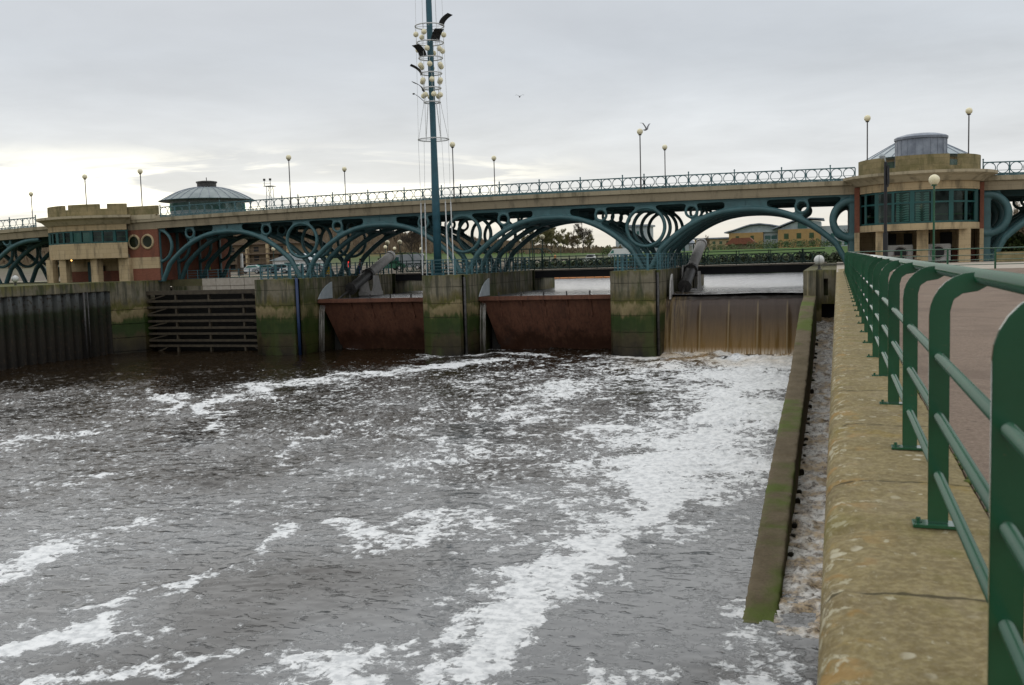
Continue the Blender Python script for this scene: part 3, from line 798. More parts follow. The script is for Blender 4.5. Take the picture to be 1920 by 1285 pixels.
for k in range(NP):
    y = .98 + 1.792 * k + rnd.uniform(-.02, .02)
    p_ = bpy.data.objects.new('post', pm_); COL.objects.link(p_); p_.parent = rl; p_.location = (-.02, y - 26, .004)
    b_ = bpy.data.objects.new('base_plate', bp_); COL.objects.link(b_); b_.parent = p_; b_.location = (0, 0, 0)
RX = .585
m = MB(); m.tube([(RX, -3, 1.1), (RX, 20, 1.1), (RX, 57.8, 1.1)], .034, 16); m.build('top_rail', M['rail_green'], rl, True)
for z in (.755, .494, .233):
    m = MB(); m.tube([(.42, -3, z), (.42, 20, z), (.42, 57.8, z)], .021, 12); m.build('rail', M['rail_green'], rl, True)
# railing along the far edge of the quay
rr = empty('quay_end_railing', (12, 57.9, 0), 'green three bar railing across the far end of the pavement before the gatehouse', 'railing')
m = MB(); m.tube([(.6, 57.9, 1.1), (40, 57.9, 1.1)], .034, 10); m.build('top_rail', M['rail_green'], rr, True)
for z in (.755, .494, .233):
    m = MB(); m.tube([(.6, 57.93, z), (40, 57.93, z)], .021, 8); m.build('rail', M['rail_green'], rr, True)
pme = MB(); pme.box(-.05, .05, -.02, .02, 0, 1.08); pme = pme.mesh('post', M['rail_green'])
for k in range(17):
    p_ = bpy.data.objects.new('post', pme); COL.objects.link(p_); p_.parent = rr; p_.location = (.5 + 2.35 * k + .5 - 12, 0, 0)

# guide wall between the fish pass and the river
gw = MB()
GP = [(22.0, -7.9), (22.2, -7.22), (27, -6.5), (32.5, -5.78), (38.4, -5.17), (41, -4.95), (47.7, -4.25), (52.1, -3.40), (55.5, -2.75), (59.8, -2.05), (63, -1.85), (66.75, -1.68), (66.75, -9), (22.0, -9)]
top = [p for p in GP if p[1] > -7.8]
ys = np.arange(22.05, 66.75, .09)
tz = np.interp(ys, [p[0] for p in top], [p[1] for p in top]); tz = np.convolve(np.pad(tz, 6, 'edge'), np.ones(13) / 13, 'valid')
sec = [(-2.09, -9), (-2.09, -.5), (-2.09, -.2), (-2.088, -.07), (-2.07, -.02), (-2.03, 0), (-1.9, .002), (-1.75, .004), (-1.6, .002), (-1.45, .0), (-1.36, -.004), (-1.32, -.025), (-1.302, -.08), (-1.30, -.2), (-1.30, -.5), (-1.30, -9)]
SXg = np.array([p[0] for p in sec])[:, None] + 0 * ys[None]; DZ = np.array([p[1] for p in sec])[:, None]
Zg_ = np.where(DZ < -8, -9.0, tz[None] + DZ)
Tg = tile(256, 1.3, 2, 90, 61); ar = np.cumsum([0] + [math.hypot(min(.3, abs(c - a_)), min(.3, abs(d - b_))) for (a_, b_), (c, d) in zip(sec[:-1], sec[1:])])[:, None]
ng = samp(Tg, ar + 0 * SXg, ys[None] + 0 * SXg, 4) * .010 + samp(Tg, ar * 2 + 0 * SXg, ys[None] * 1. + 7 + 0 * SXg, 1.7) * .006
jt = np.exp(-(((ys - 24.5) % 6.1 - 3.05) / .05) ** 2)[None] * .03
mk = (DZ > -8)
g = grid_mesh('guide_wall', SXg + np.where(mk & (SXg < -1.7), -ng, np.where(mk, ng, 0)) * .8, ys[None] + 0 * SXg, Zg_ + np.where(mk, ng - jt * (DZ > -.3), 0), M['guide'])
gw.box(-2.07, -1.32, 22.0, 22.3, -9, -7.3)
ge = gw.build('end_face', M['guide'], None); ge.parent = g
tag(g, 'low mossy concrete wall sloping down into the river beside the fish pass', 'wall')
for k in range(30):
    y = 27 + k * 1.28; zc_ = float(np.interp(y, [20, 22, 35, 51, 64, 68.4], [-7.35, -7.2, -6.85, -6.0, -4.5, -3.3]))
    m = MB(); m.box(-1.30, -1.14, y, y + .22, zc_ - .5, zc_ + .05 + .06 * (k * 5 % 3)); o = m.build('baffle_block', M['wet_wall'], None, bevel=.03); o.parent = g
# abutment at the head of the guide wall
ab = empty('abutment', (-1.2, 68, 0), 'squat concrete abutment at the head of the sloping mossy wall', 'abutment')
m = MB(); m.prism([(-2.13, 66.7), (-1.34, 66.7), (-1.34, 67.6), (-1.0, 67.6), (-1.0, 106), (-2.13, 106)], -9, -.05); m.build('wall', M['tidal'], ab, bevel=.03)
m = MB()
m.box(-.999, -.86, 67.65, 69, -2.3, -.052); m.box(-.58, -.046, 67.65, 69, -2.3, -.052); m.box(-.86, -.58, 67.65, 69, -.62, -.052); m.box(-.86, -.58, 68.4, 69, -2.3, -.62)
m.box(-.86, -.58, 67.65, 68.4, -2.3, -1.75); m.build('slotted_front', M['tidal'], ab)
m = MB(); m.box(-.998, -.046, 69.3, 106, -9, -.054); m.build('core', M['tidal'], ab)
m = MB(); m.box(-1.3, -.05, 69.05, 69.25, -4.2, -2.2); m.build('sluice_opening', M['interior'], ab)

# ================================================================== RIVER PIERS
PX = [-51.05, -33.65, -16.27]
def pier(cx, wl, wr, label, pole):
    r = empty('river_pier', (cx, 90, 0), label, 'pier', 'concrete piers between the gates')
    x0, x1 = cx - wl, cx + wr
    plan = [(x0, 81.4), (x0 + .25, 80.9), (x0 + 1.15, 80.28), (x0 + 1.9, 80.14), (cx + .35, 80.05), (x1 - .32, 80.3), (x1 - .25, 80.75), (x1 - .25, 81.35), (x1, 81.4), (x1, 101.2), (x1 - .5, 101.2), (x1 - .5, 102), (x1, 102), (x1, 110), (x0, 110)]
    ins = [(min(max(x, x0 + .03), x1 - .03), y + (.035 if y < 95 else -.035)) for x, y in plan]
    m = MB()
    lv = [0.02, -1.02, -2.5, -3.75, -5.15, -6.4, -9.0]
    for a, b in zip(lv[:-1], lv[1:]):
        m.prism(plan, b + .016, a - .016)
    m.build('body', M['tidal'], r, bevel=.015)
    m = MB(); m.prism(ins, -9, 0.0); m.build('core', M['wet_wall'], r)
    m = MB(); m.box(x0 + .5, x0 + .62, 80.6, 80.7, -.02, .02); 
    if pole:
        m = MB(); m.tube([(x1 - .08, 80.55, .1), (x1 - .04, 80.55, -7.8)], .14, 12); m.build('fender_pole', M['pipe_blue'], r, True)
    else:
        m = MB(); m.tube([(x1 - .12, 81.05, -.2), (x1 - .12, 81.05, -7.8)], .13, 10); m.build('guide_rail', M['dark_steel'], r, True)
    return r
pier(PX[0], 2.4, 2.75, 'weed stained concrete pier beside the lattice gate with a blue pole', True)
pier(PX[1], 2.2, 2.15, 'weed stained concrete pier under the tall mast', False)
pier(PX[2], 2.13, 2.12, 'weed stained concrete pier beside the brown waterfall', False)

# ---- river gates
def gate(x0, x1, label, leak):
    r = empty('weir_gate', ((x0 + x1) / 2, 87, -7), label, 'weir gate', 'rusty river gates')
    pr = [(84.55, -2.62), (84.75, -3.2), (85.25, -4.2), (85.85, -5.3), (86.5, -6.5), (86.9, -7.6)]
    m = MB(); n = len(pr)
    def xl(i): return x0 + .12 + .95 * (i / (n - 1)) ** .8
    vs = [(xl(i), y, z) for i, (y, z) in enumerate(pr)] + [(x1, y, z) for y, z in pr] + [(xl(i), y + .35, z) for i, (y, z) in enumerate(pr)] + [(x1, y + .35, z) for y, z in pr]
    fs = []
    for i in range(n - 1): fs += [(i, i + 1, n + i + 1, n + i), (2 * n + i, 3 * n + i, 3 * n + i + 1, 2 * n + i + 1), (i, 2 * n + i, 2 * n + i + 1, i + 1), (n + i, n + i + 1, 3 * n + i + 1, 3 * n + i)]
    m.add(vs, fs); m.build('plate', M['rust'], r, 'auto')
    m = MB(); m.box(x0, x1, 84.1, 84.75, -2.42, -2.10); m.box(x0, x1, 84.02, 84.1, -2.47, -2.3); m.box(x0, x1, 84.5, 84.75, -2.64, -2.42); m.build('top_flange', M['rust'], r, bevel=.02)
    k = 0
    xx = x1 - .35
    while xx > x0 + 1.5:
        m = MB(); m.slab([(84.16, -2.43), (84.8, -2.43), (85.2, -4.0), (85.0, -4.0), (84.72, -3.2)], 'X', xx - .07, xx + .07); m.build('rib', M['rust'], r)
        m = MB(); m.box(xx - .05, xx + .05, 84.3, 84.45, -2.10, -1.72); m.build('pin', M['dark_steel'], r)
        xx -= 2.15
    # pale curved shield plate against the pier
    sh = [(84.15, -2.09), (84.5, -1.7), (85.1, -1.2), (85.9, -.78), (86.7, -.52), (87.0, -.46), (87.0, -2.09)]
    m = MB(); m.slab(sh, 'X', x0 - .02, x0 + .06); m.build('shield', M['pale_grey'], r)
    m = MB(); m.box(x0 + .3, x0 + 1.1, 86.6, 86.9, -7.6, -2.4); m.box(x0 - .28, x0 + 1.4, 88.2, 88.5, -9, -2.3); m.build('side_seal', M['gate_dark'], r)
    # leak beside the gate
    lk = MB()
    for q in range(leak):
        xq = x0 + .12 + .55 * q / leak + rnd.uniform(-.04, .04); rr_ = rnd.uniform(.008, .024)
        lk.tube([(xq, 84.35, -2.7), (xq + .02, 84.1, -3.4), (xq + .03, 83.9, -5), (xq + .05, 83.75, -7.25)], [rr_, rr_ * 1.2, rr_ * 1.1, rr_], 6)
    o = lk.build('leak_water', M['spout'], None, True); struct(o)
    return r
gate(-48.24, -35.88, 'rust red hinged gate right of the blue pole pier, below a pale ram', 8)
gate(-31.42, -18.44, 'rust red hinged gate between the mast pier and the waterfall pier', 8)
# lowered gate under the waterfall: only its shield and rods show
lg = empty('lowered_gate', (-8, 87, -7), 'lowered weir gate drowned under the brown waterfall with a grey fin', 'weir gate')
m = MB(); m.slab([(84.4, -2.6), (84.55, -1.6), (84.9, -.95), (85.4, -.5), (85.75, -.42), (85.95, -.8), (86.1, -2.6)], 'X', -13.86, -13.74); m.build('shield', M['grey_metal'], lg)
m = MB(); m.slab([(84.6, -2.75), (86.5, -2.75), (86.3, -4), (85, -8), (83.9, -8), (84.2, -4.4)], 'X', -14.1, -2.16); m.build('plate', M['gate_dark'], lg)

def ram(x, a, t, b, piv, label):
    r = empty('hydraulic_ram', (x, piv[0], 0), label, 'hydraulic ram', 'hydraulic rams working the river gates')
    A, T, B = [Vector((x, *q)) for q in (a, t, b)]
    d = (B - A).normalized()
    m = MB(); m.tube([A - d * 1.0, T], .10, 10); m.build('rod', M['dark_steel'], r, True)
    m = MB(); m.tube([T - d * .3, T + d * .02], .62, 14); m.tube([T, T + d * 3.9], .5, 16); m.tube([T + d * 3.9, T + d * 4.3], .66, 14); m.build('barrel', M['dark_steel'], r, 'auto')
    m = MB(); m.tube([T + d * 4.28, T + d * 4.6, B - d * .75], [.44, .50, .50], 20); m.tube([B - d * .75, B - d * .7, B - d * .25, B, B + d * .08], [.53, .57, .57, .44, .2], 20); m.build('cylinder', M['grey_metal'], r, 'auto')
    pv = T + d * 4.3
    m = MB()
    m.slab([(pv.y - .5, pv.z - .2), (pv.y + .5, pv.z - .2), (pv.y + 1.1, pv.z - 1.5), (pv.y + 1.3, pv.z - 1.9), (pv.y - .9, pv.z - 1.9), (pv.y - .6, pv.z - 1.3)], 'X', x + .66, x + .8)
    m.slab([(pv.y - .5, pv.z + .4), (pv.y + .5, pv.z + .4), (pv.y + 1.3, pv.z - 1.9), (pv.y - .9, pv.z - 1.9)], 'X', x - .8, x - .66)
    m.box(x - .85, x + .85, pv.y - 1, pv.y + 1.4, pv.z - 2.3, pv.z - 1.9); m.build('bracket', M['grey_metal'], r)
    return r
ram(-47.35, (87.36, -1.96), (89.6, -1.2), (99.4, 2.15), (93, 0), 'large pale hydraulic ram slanting above the left rusty gate')
ram(-13.1, (86.0, -2.5), (88.6, -1.55), (100.4, 2.4), (93, 0), 'large pale hydraulic ram slanting above the brown waterfall')

# ================================================================== LEFT BANK WALLS
sp_ = empty('sheet_pile_wall', (-70, 70, 0), 'dark corrugated steel pile wall along the left bank with a concrete cap', 'quay wall')
m = MB(); ys = []; y = 45.0
prof = []
while y < 80.4:
    prof += [(-70.35, y), (-70.35, y + .42), (-69.93, y + .58), (-69.93, y + 1.0)]; y += 1.16
vs = [(x, y, -9) for x, y in prof] + [(x, y, -.72) for x, y in prof]; n = len(prof)
m.add(vs, [(i, i + 1, n + i + 1, n + i) for i in range(n - 1)]); m.build('piling', M['piling'], sp_)
m = MB(); m.box(-70.72, -69.78, 44, 80.45, -.8, .14); m.build('cap', M['tidal'], sp_, bevel=.05)
m = MB(); m.box(-70.6, -70.4, 44, 80.4, -9, -.75); m.build('backing', M['gate_dark'], sp_)
m = MB(); m.tube([(-69.72, 76.6, -.75), (-69.72, 76.6, -7.6)], .11, 8); m.tube([(-69.72, 77.1, -.75), (-69.72, 77.1, -7.6)], .07, 8); m.build('ladder_rail', M['dark_steel'], sp_, True)
cw = MB()
plan = [(-72, 80.46), (-69.9, 80.46), (-69.6, 80.7), (-67.95, 83.0), (-67.95, 84.2), (-68.55, 84.2), (-68.55, 88.2), (-72, 88.2)]
for a, b in zip([.16, -2.75, -4.2, -5.6, -7.0], [-2.73, -4.18, -5.58, -6.98, -9]): cw.prism(plan, b, a - .02)
o = cw.build('corner_wall', M['tidal'], None, bevel=.02)
tag(o, 'stained concrete corner between the corrugated pile wall and the lattice gate', 'quay wall')
# lattice lock gate
lk = empty('lock_gate', (-60.8, 84, -7), 'dark steel lock gate of stacked horizontal beams with diagonal struts', 'lock gate')
LX0, LX1 = -67.9, -53.5
m = MB(); m.box(LX0, LX1, 84.75, 85.0, -9, -1.15); m.build('skin', M['gate_dark'], lk)
for i, z in enumerate((-1.12, -2.0, -2.62, -3.42, -4.05, -4.75, -5.35, -6.05, -6.6)):
    m = MB(); h = .24 if i == 0 else .13; m.box(LX0, LX1, 83.45, 84.4 if i == 0 else 83.8, z - h, z + h * .7); m.build('beam', M['gate_timber'], lk)
for z0, z1 in ((-1.36, -1.91), (-2.75, -3.33), (-4.18, -4.66), (-5.48, -5.96), (-6.73, -7.6)):
    for x in (-64.4, -60.4, -56.35):
        m = MB(); m.box(x - .1, x + .1, 83.5, 83.75, z1, z0); m.build('stiffener', M['gate_timber'], lk)
    m = MB(); m.bar((LX0 + .1, 83.6, z1 + .02), (-65.6, 83.6, z0 - .02), .2, .12); m.build('diagonal_strut', M['gate_timber'], lk)
    m = MB(); m.bar((-55.2, 83.6, z0 - .02), (LX1 - .1, 83.6, z1 + .02), .2, .12); m.build('diagonal_strut', M['gate_timber'], lk)
lw = empty('lock_wall', (-60.8, 88.6, 0), 'pale concrete wall panels above and behind the lattice lock gate', 'quay wall')
m = MB(); m.box(-68.5, -53.5, 88.41, 88.9, -9, .12); m.build('wall', M['tidal'], lw)
for k in range(5):
    m = MB(); m.box(-64.5 + k * 1.75, -62.8 + k * 1.75, 88.25, 88.405, -.62, .16); m.box(-64.5 + k * 1.75, -62.8 + k * 1.75, 88.3, 88.404, -1.3, -.66); m.build('panel', M['pale_paving'], lw)

# ================================================================== THE BRIDGE
BY = 86.2; RIBS = [86.45, 89.4, 93.2, 97.0]; FAR = 99.6
SP = 17.45; H = SP / 2
def deckz(x): return 7.12 - .00024 * (x + 27) ** 2
br = empty('road_bridge', (-27, 93, 0), 'teal steel arch bridge with ringed spandrels and a pale concrete deck edge', 'bridge')
def smin(a, b, k):
    h = np.clip(.5 + .5 * (b - a) / k, 0, 1)
    return b + (a - b) * h - k * h * (1 - h)
def rib_mesh(name, mode, thick=False):
    st = .055
    us = np.arange(-H, H + st / 2, SP / round(SP / st)); zs = np.arange(.02, 6.3, st)
    U, Z = np.meshgrid(us, zs, indexing='ij'); A = np.abs(U)
    # arch centre line: distance measured to a sampled curve
    q = np.linspace(.15, 1, 160); cu = q * H
    cz = .35 + 4.67 * (1 - (1 - q) ** 2.3) 
    d_arch = np.full_like(U, 9.)
    for i in range(len(q)): d_arch = np.minimum(d_arch, np.hypot(A - cu[i], Z - cz[i]))
    d_leg = np.full_like(U, 9.)                       # straight foot of the arch down to the bearing
    s0 = (.42, .12); s1 = (cu[0], cz[0])
    for t in np.linspace(0, 1, 40): d_leg = np.minimum(d_leg, np.hypot(A - s0[0] - t * (s1[0] - s0[0]), Z - s0[1] - t * (s1[1] - s0[1])))
    ra = .24
    D = np.minimum(d_arch, d_leg)
    d1 = D - ra
    rt = .30 if thick else .15
    ring = np.abs(np.hypot(U, Z - 3.80) - (1.56 if thick else 1.70)); d2 = ring - rt
    sr = np.abs(np.hypot(A - 4.07, Z - 5.02) - .50); d3 = sr - .11
    chord = 5.70 - Z
    zc_arch = np.interp(A, np.concatenate([[0], cu]), np.concatenate([[0], cz]))
    crown = np.maximum(A * -1 + (H - 1.75), np.maximum(zc_arch - Z, Z - 6.2))
    hub = np.hypot(A - 4.07, (Z - 5.06)) - .5
    d = smin(d1, d2, .42); d = smin(d, d3, .45); d = smin(d, chord, .5); d = smin(d, crown, .35)
    gus = np.maximum(np.abs(U) - .55, np.abs(Z - 5.75) - .2); d = smin(d, gus, .55)
    hole = np.hypot(A - 4.07, Z - 5.02) - .39
    d = np.maximum(d, -hole)
    if mode != 'full':
        sgn = 1 if mode == 'right' else -1            # half unit standing against an abutment
        post = np.maximum(np.abs(U * sgn - .0) - .30, Z - 6.3)
        d = smin(d, post, .25); d = np.maximum(d, -.30 - U * sgn)
    h = np.full_like(U, .075)
    h = np.maximum(h, np.sqrt(np.maximum(0, 1 - (D / (ra * 1.02)) ** 2)) * .27)
    h = np.maximum(h, np.sqrt(np.maximum(0, 1 - (ring / (rt * 1.03)) ** 2)) * (.3 if thick else .2))
    h = np.maximum(h, np.sqrt(np.maximum(0, 1 - (sr / .115) ** 2)) * .16)
    h = np.maximum(h, np.where(Z > 5.78, .11, 0))
    if mode != 'full': h = np.maximum(h, np.where(np.abs(U) < .26, .17, 0))
    nz = len(zs); V = []; F = []; key = {}
    def vert(k, u, z, hh):
        if k not in key:
            key[k] = len(V); V.append((u, -hh, z)); V.append((u, hh, z))
        return key[k]
    ins = d < 0
    for i in range(len(us) - 1):
        for j in range(nz - 1):
            cs = ((i, j), (i + 1, j), (i + 1, j + 1), (i, j + 1))
            fl = [ins[c] for c in cs]
            if not any(fl): continue
            poly = []
            for a in range(4):
                c0, c1 = cs[a], cs[(a + 1) % 4]
                if ins[c0]: poly.append((vert(c0, U[c0], Z[c0], h[c0]), False))
                if ins[c0] != ins[c1]:
                    t = d[c0] / (d[c0] - d[c1]); t = min(.98, max(.02, t))
                    k = (min(c0, c1), max(c0, c1))
                    hh = min(h[c0] if ins[c0] else h[c1], .075)
                    poly.append((vert(k, U[c0] + t * (U[c1] - U[c0]), Z[c0] + t * (Z[c1] - Z[c0]), hh), True))
            n = len(poly)
            F.append(tuple(p[0] for p in poly)); F.append(tuple(p[0] + 1 for p in reversed(poly)))
            for a in range(n):
                p, q_ = poly[a], poly[(a + 1) % n]
                if p[1] and q_[1]: F.append((q_[0], p[0], p[0] + 1, q_[0] + 1))
    me = bpy.data.meshes.new(name); me.from_pydata(V, [], F)
    bm = bmesh.new(); bm.from_mesh(me); bmesh.ops.recalc_face_normals(bm, faces=bm.faces)
    bmesh.ops.holes_fill(bm, edges=[e for e in bm.edges if e.is_boundary], sides=0)
    bm.to_mesh(me); bm.free()
    me.polygons.foreach_set('use_smooth', [True] * len(me.polygons)); me.set_sharp_from_angle(angle=R_(50))
    me.materials.append(M['teal']); me.update()
    return me
rib_full = rib_mesh('arch_rib', 'full'); rib_r = rib_mesh('arch_rib', 'right'); rib_l = rib_mesh('arch_rib', 'left', True); rib_rt = rib_mesh('arch_rib', 'right', True)
def put_rib(me, x, y):
    o = bpy.data.objects.new('arch_rib', me); COL.objects.link(o); o.parent = br
    o.location = (x + 27, y - 93, -.02)
for y in RIBS:
    for x in (-51.05, -33.63, -16.2): put_rib(rib_full, x, y)
    put_rib(rib_r, -68.4, y); put_rib(rib_l, 1.22, y)
    put_rib(rib_rt, 11.35, y); put_rib(rib_full, -92.9, y); put_rib(rib_full, -110.35, y); put_rib(rib_full, 28.8, y)
# bearings under each rib
for y in RIBS:
    for x in (-51.05, -33.63, -16.2):
        m = MB(); m.box(x - .62, x + .62, y - .3, y + .3, .0, .14); m.build('bearing', M['teal_dark'], br)
# cross bracing pipes between ribs
for x in (-59.8, -42.3, -24.9, -7.5):
    for dx_ in (-3.2, 3.2):
        m = MB(); zz = 5.0 - .35
        m.tube([(x + dx_, RIBS[0], 4.55), (x + dx_, RIBS[-1], 4.55)], .13, 8); m.build('cross_brace', M['teal_dark'], br, True)
# deck: slab swept along the camber
xs_ = [-112 + 2.0 * i for i in range(82)]
def sweep(sec, mat, name, parent, smooth=False):       # sec: list of (y, dz) closed
    m = MB(); n = len(sec); vs = []
    for x in xs_: vs += [(x, y, deckz(x) + dz) for y, dz in sec]
    fs = []
    for i in range(len(xs_) - 1):
        for j in range(n): fs.append((i * n + j, i * n + (j + 1) % n, (i + 1) * n + (j + 1) % n, (i + 1) * n + j))
    fs += [tuple(range(n)), tuple((len(xs_) - 1) * n + j for j in range(n - 1, -1, -1))]
    m.add(vs, fs); return m.build(name, mat, parent)
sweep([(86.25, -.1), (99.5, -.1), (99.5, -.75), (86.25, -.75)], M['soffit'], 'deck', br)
sweep([(85.8, 0), (86.24, 0), (86.24, -.42), (85.86, -.40), (85.8, -.36)], M['fascia_lip'], 'deck_lip', br)
sweep([(85.98, -.425), (86.235, -.425), (86.235, -1.12), (86.1, -1.12)], M['fascia'], 'fascia', br)
sweep([(99.52, 0), (99.95, 0), (99.95, -.38), (99.52, -.42)], M['fascia_lip'], 'deck_lip', br)
sweep([(99.53, -.425), (99.8, -.425), (99.7, -1.12), (99.53, -1.12)], M['fascia'], 'fascia', br)
for y in (88.0, 91.3, 95.1, 98.4):
    sweep([(y - .1, -.76), (y + .1, -.76), (y + .1, -1.55), (y - .1, -1.55)], M['teal_dark'], 'deck_girder', br)
# parapets: rings between posts
def parapet(x0, x1, y, step=1.869):
    n = max(1, round((x1 - x0) / step)); st = (x1 - x0) / n
    m = MB()
    for i in range(n + 1):
        x = x0 + i * st; z = deckz(x)
        big = (i % 2 == 0)
        m.box(x - .045, x + .045, y - .04, y + .04, z, z + (1.24 if big else 1.03))
        if big: m.sphere((x, y, z + 1.3), .075, 6)
    for i in range(n):
        xa, xb = x0 + i * st, x0 + (i + 1) * st; za, zb = deckz(xa), deckz(xb)
        for h, w2, h2 in ((1.06, .10, .09), (.17, .06, .08), (.42, .03, .035), (.04, .06, .06)): m.bar((xa, y, za + h), (xb, y, zb + h), w2, h2)
        for k in (0, 1):
            xc = xa + st * (.25 + .5 * k); zc_ = (za + (zb - za) * (.25 + .5 * k))
            m.torus((xc, y, zc_ + .61), .425, .032, 'Y', 20, 4)
            for s_ in (-.235, .235): m.bar((xc + s_ * .9 - .12, y, zc_ + .05), (xc + s_ * .9, y, zc_ + .17), .035, .05); m.bar((xc + s_ * .9 + .12, y, zc_ + .05), (xc + s_ * .9, y, zc_ + .17), .035, .05)
        xc = (xa + xb) / 2
        m.torus((xc, y, (za + zb) / 2 + .55), .5, .018, 'Y', 8, 4, pi * .28, pi * .72)
    return m.build('parapet', M['parapet'], br)
secs = [(-110, -84.2), (-67.6, -51.05), (-51.05, -33.63), (-33.63, -16.2), (-16.2, 1.4), (11.0, 30)]
for a, b in secs: parapet(a, b, 86.05)
for a, b in [(-110, -92), (-92, -68.5)] + secs[1:-1] + [(1.4, 30)]: parapet(a, b, 99.75)

# ================================================================== LAMPS
def lamp_proto(h, r, name, label, poleM, group, rad=.05):
    t = empty(name, (0, 0, 0), label, 'street lamp', group)
    m = MB(); m.tube([(0, 0, 0), (0, 0, 1.1), (0, 0, 1.12), (0, 0, h - r * 1.1)], [rad * 1.5, rad * 1.5, rad, rad], 8); m.build('pole', M[poleM], t, 'auto')
    m = MB(); m.lathe((0, 0, h - r * 1.15), [(.001, 0), (r * .5, 0), (r * .6, r * .12), (r * .35, r * .3), (.001, r * .3)], 12); m.build('collar', M[poleM], t)
    m = MB(); m.sphere((0, 0, h), r, 18); m.build('globe', M['globe'], t, True)
    return t
near = [(-51.9, 86.05, 'globe lamp on the bridge left of the mast, taller of the pair there'), (-34.3, 86.05, 'globe lamp on the bridge just right of the mast, taller of the pair there'),
        (-16.5, 86.05, 'globe lamp on the bridge with a gull at its globe'), (-70.3, 86.6, 'globe lamp rising at the right end of the battlemented left building'),
        (-77.6, 86.6, 'globe lamp rising behind the middle of the battlemented left building'), (-98, 99.7, 'globe lamp at the far left of the bridge, left of the battlements'),
        (2.35, 86.4, 'globe lamp rising at the left end of the right gatehouse parapet'), (9.95, 86.2, 'globe lamp rising at the right end of the right gatehouse parapet'),
        (-53.0, 99.7, 'shorter looking globe lamp on the far parapet between the dome roof and mast'), (-35.0, 99.7, 'globe lamp on the far parapet second to the right of the mast'), (-16.6, 99.7, 'globe lamp on the far parapet right of the gull')]
lp = lamp_proto(5.05, .27, 'street_lamp', near[0][2], 'dark_steel', 'globe lamps along the bridge')
for i, (x, y, lab) in enumerate(near):
    o = lp if i == 0 else dup(lp, (0, 0, 0), 0, lab)
    o.location = (x, y, deckz(x) if -84 < x < 1.5 else deckz(max(-84, min(1.5, x))))
ql = lamp_proto(5.15, .31, 'quay_lamp', 'green globe lamp post standing before the windows of the right gatehouse', 'rail_green', 'x', .06)
del ql['group']; ql.location = (5.35, 62, 0)
sl_ = lamp_proto(3.5, .27, 'path_lamp', '', 'foot_green', 'small globe lamps along the far footbridge and bank', .05)
small = [(-32.97, 106.2, 'path lamp rising where the footbridge rail dips, left of the bare trees'), (-30.59, 102.3, 'path lamp before the bare trees, right one of the pair on the footbridge'),
         (-49.25, 102.3, 'path lamp on the footbridge left of the slanting ram top'), (-47.69, 102.3, 'path lamp right above the top of the left slanting ram'),
         (-62.94, 130, 'distant path lamp seen close beside the lamp over the left ram'), (-68.56, 145, 'distant small path lamp left of the mast stays'),
         (-73.02, 116, 'path lamp on the left bank seen through the arch left of the blue pole pier'), (-70.50, 160, 'most distant path lamp under the arch beside the mast'),
         (-47.40, 170, 'distant path lamp in front of the middle of the bare trees')]
for i, (x, y, lab) in enumerate(small):
    o = sl_ if i == 0 else dup(sl_, (0, 0, 0))
    o['label'] = lab; o.location = (x, y, .1)
def bollard(x, y, z, r, label):
    t = empty('bollard_light', (x, y, z), label, 'light')
    m = MB(); m.lathe((x, y, z), [(.001, .0), (.16, 0), (.16, .05), (.09, .07), (.09, .34), (.14, .36), (.001, .36)], 12); m.build('stub', M['dark_steel'], t)
    m = MB(); m.sphere((x, y, z + .3 + r), r, 16); m.build('globe', simple('weathered globe', (.45, .45, .42), (.62, .62, .6), 4, .35), t, True)
    m = MB(); m.torus((x, y, z + .3 + r), r + .012, .012, 'X', 20, 4); m.build('guard_hoop', M['dark_steel'], t)
bollard(-1.15, 68.3, -.03, .34, 'squat white globe light on the abutment beside the near railing end')
bollard(-75.0, 73.6, .13, .34, 'squat white globe light on the left quay')

# ================================================================== MAST ON THE MIDDLE PIER
mx, my = -34.62, 82.3
ms = empty('light_mast', (mx, my, 0), 'tall blue green mast with wire stays and strings of cream globes', 'mast')
m = MB(); m.tube([(mx, my, .02), (mx, my, 7), (mx, my, 12.2), (mx, my, 24), (mx, my, 34)], [.36, .36, .28, .27, .17], 14); m.build('pole', M['mast_blue'], ms, True)
m = MB(); m.tube([(mx, my, 6.35), (mx, my, 6.5)], .37, 14); m.tube([(mx, my, .02), (mx, my, .12)], .62, 12); m.build('collar', M['mast_blue'], ms)
rings = [(22.25, 1.30), (20.8, 1.20), (19.45, 1.07), (18.1, .96), (16.8, .84), (15.55, .74), (12.25, 1.38)]
for z, R in rings:
    m = MB(); m.torus((mx, my, z), R, .055, 'Z', 28, 6)
    for k in range(4):
        a = k * pi / 2 + .3; m.tube([(mx, my, z), (mx + R * cos(a), my + R * sin(a), z)], .02, 5)
    m.build('ring', M['white'], ms, True)
gl = MB().sphere((0, 0, 0), .245, 14).mesh('globe', M['globe'], True)
for i in range(6):
    z, R = rings[i]; z2, R2 = rings[i + 1] if i < 5 else (rings[i][0] - .6, R)
    for k in range(6):
        a = 2 * pi * k / 6 + .5 + i * .16
        if i < 5:
            p0 = Vector((mx + R * cos(a), my + R * sin(a), z)); p1 = Vector((mx + R2 * cos(a), my + R2 * sin(a), z2))
            m = MB(); m.tube([p0, p1], .018, 5); m.build('hanger', M['white'], ms)
            g = bpy.data.objects.new('globe', gl); COL.objects.link(g); g.parent = ms
            g.location = p0.lerp(p1, .5) - Vector((mx, my, 0))
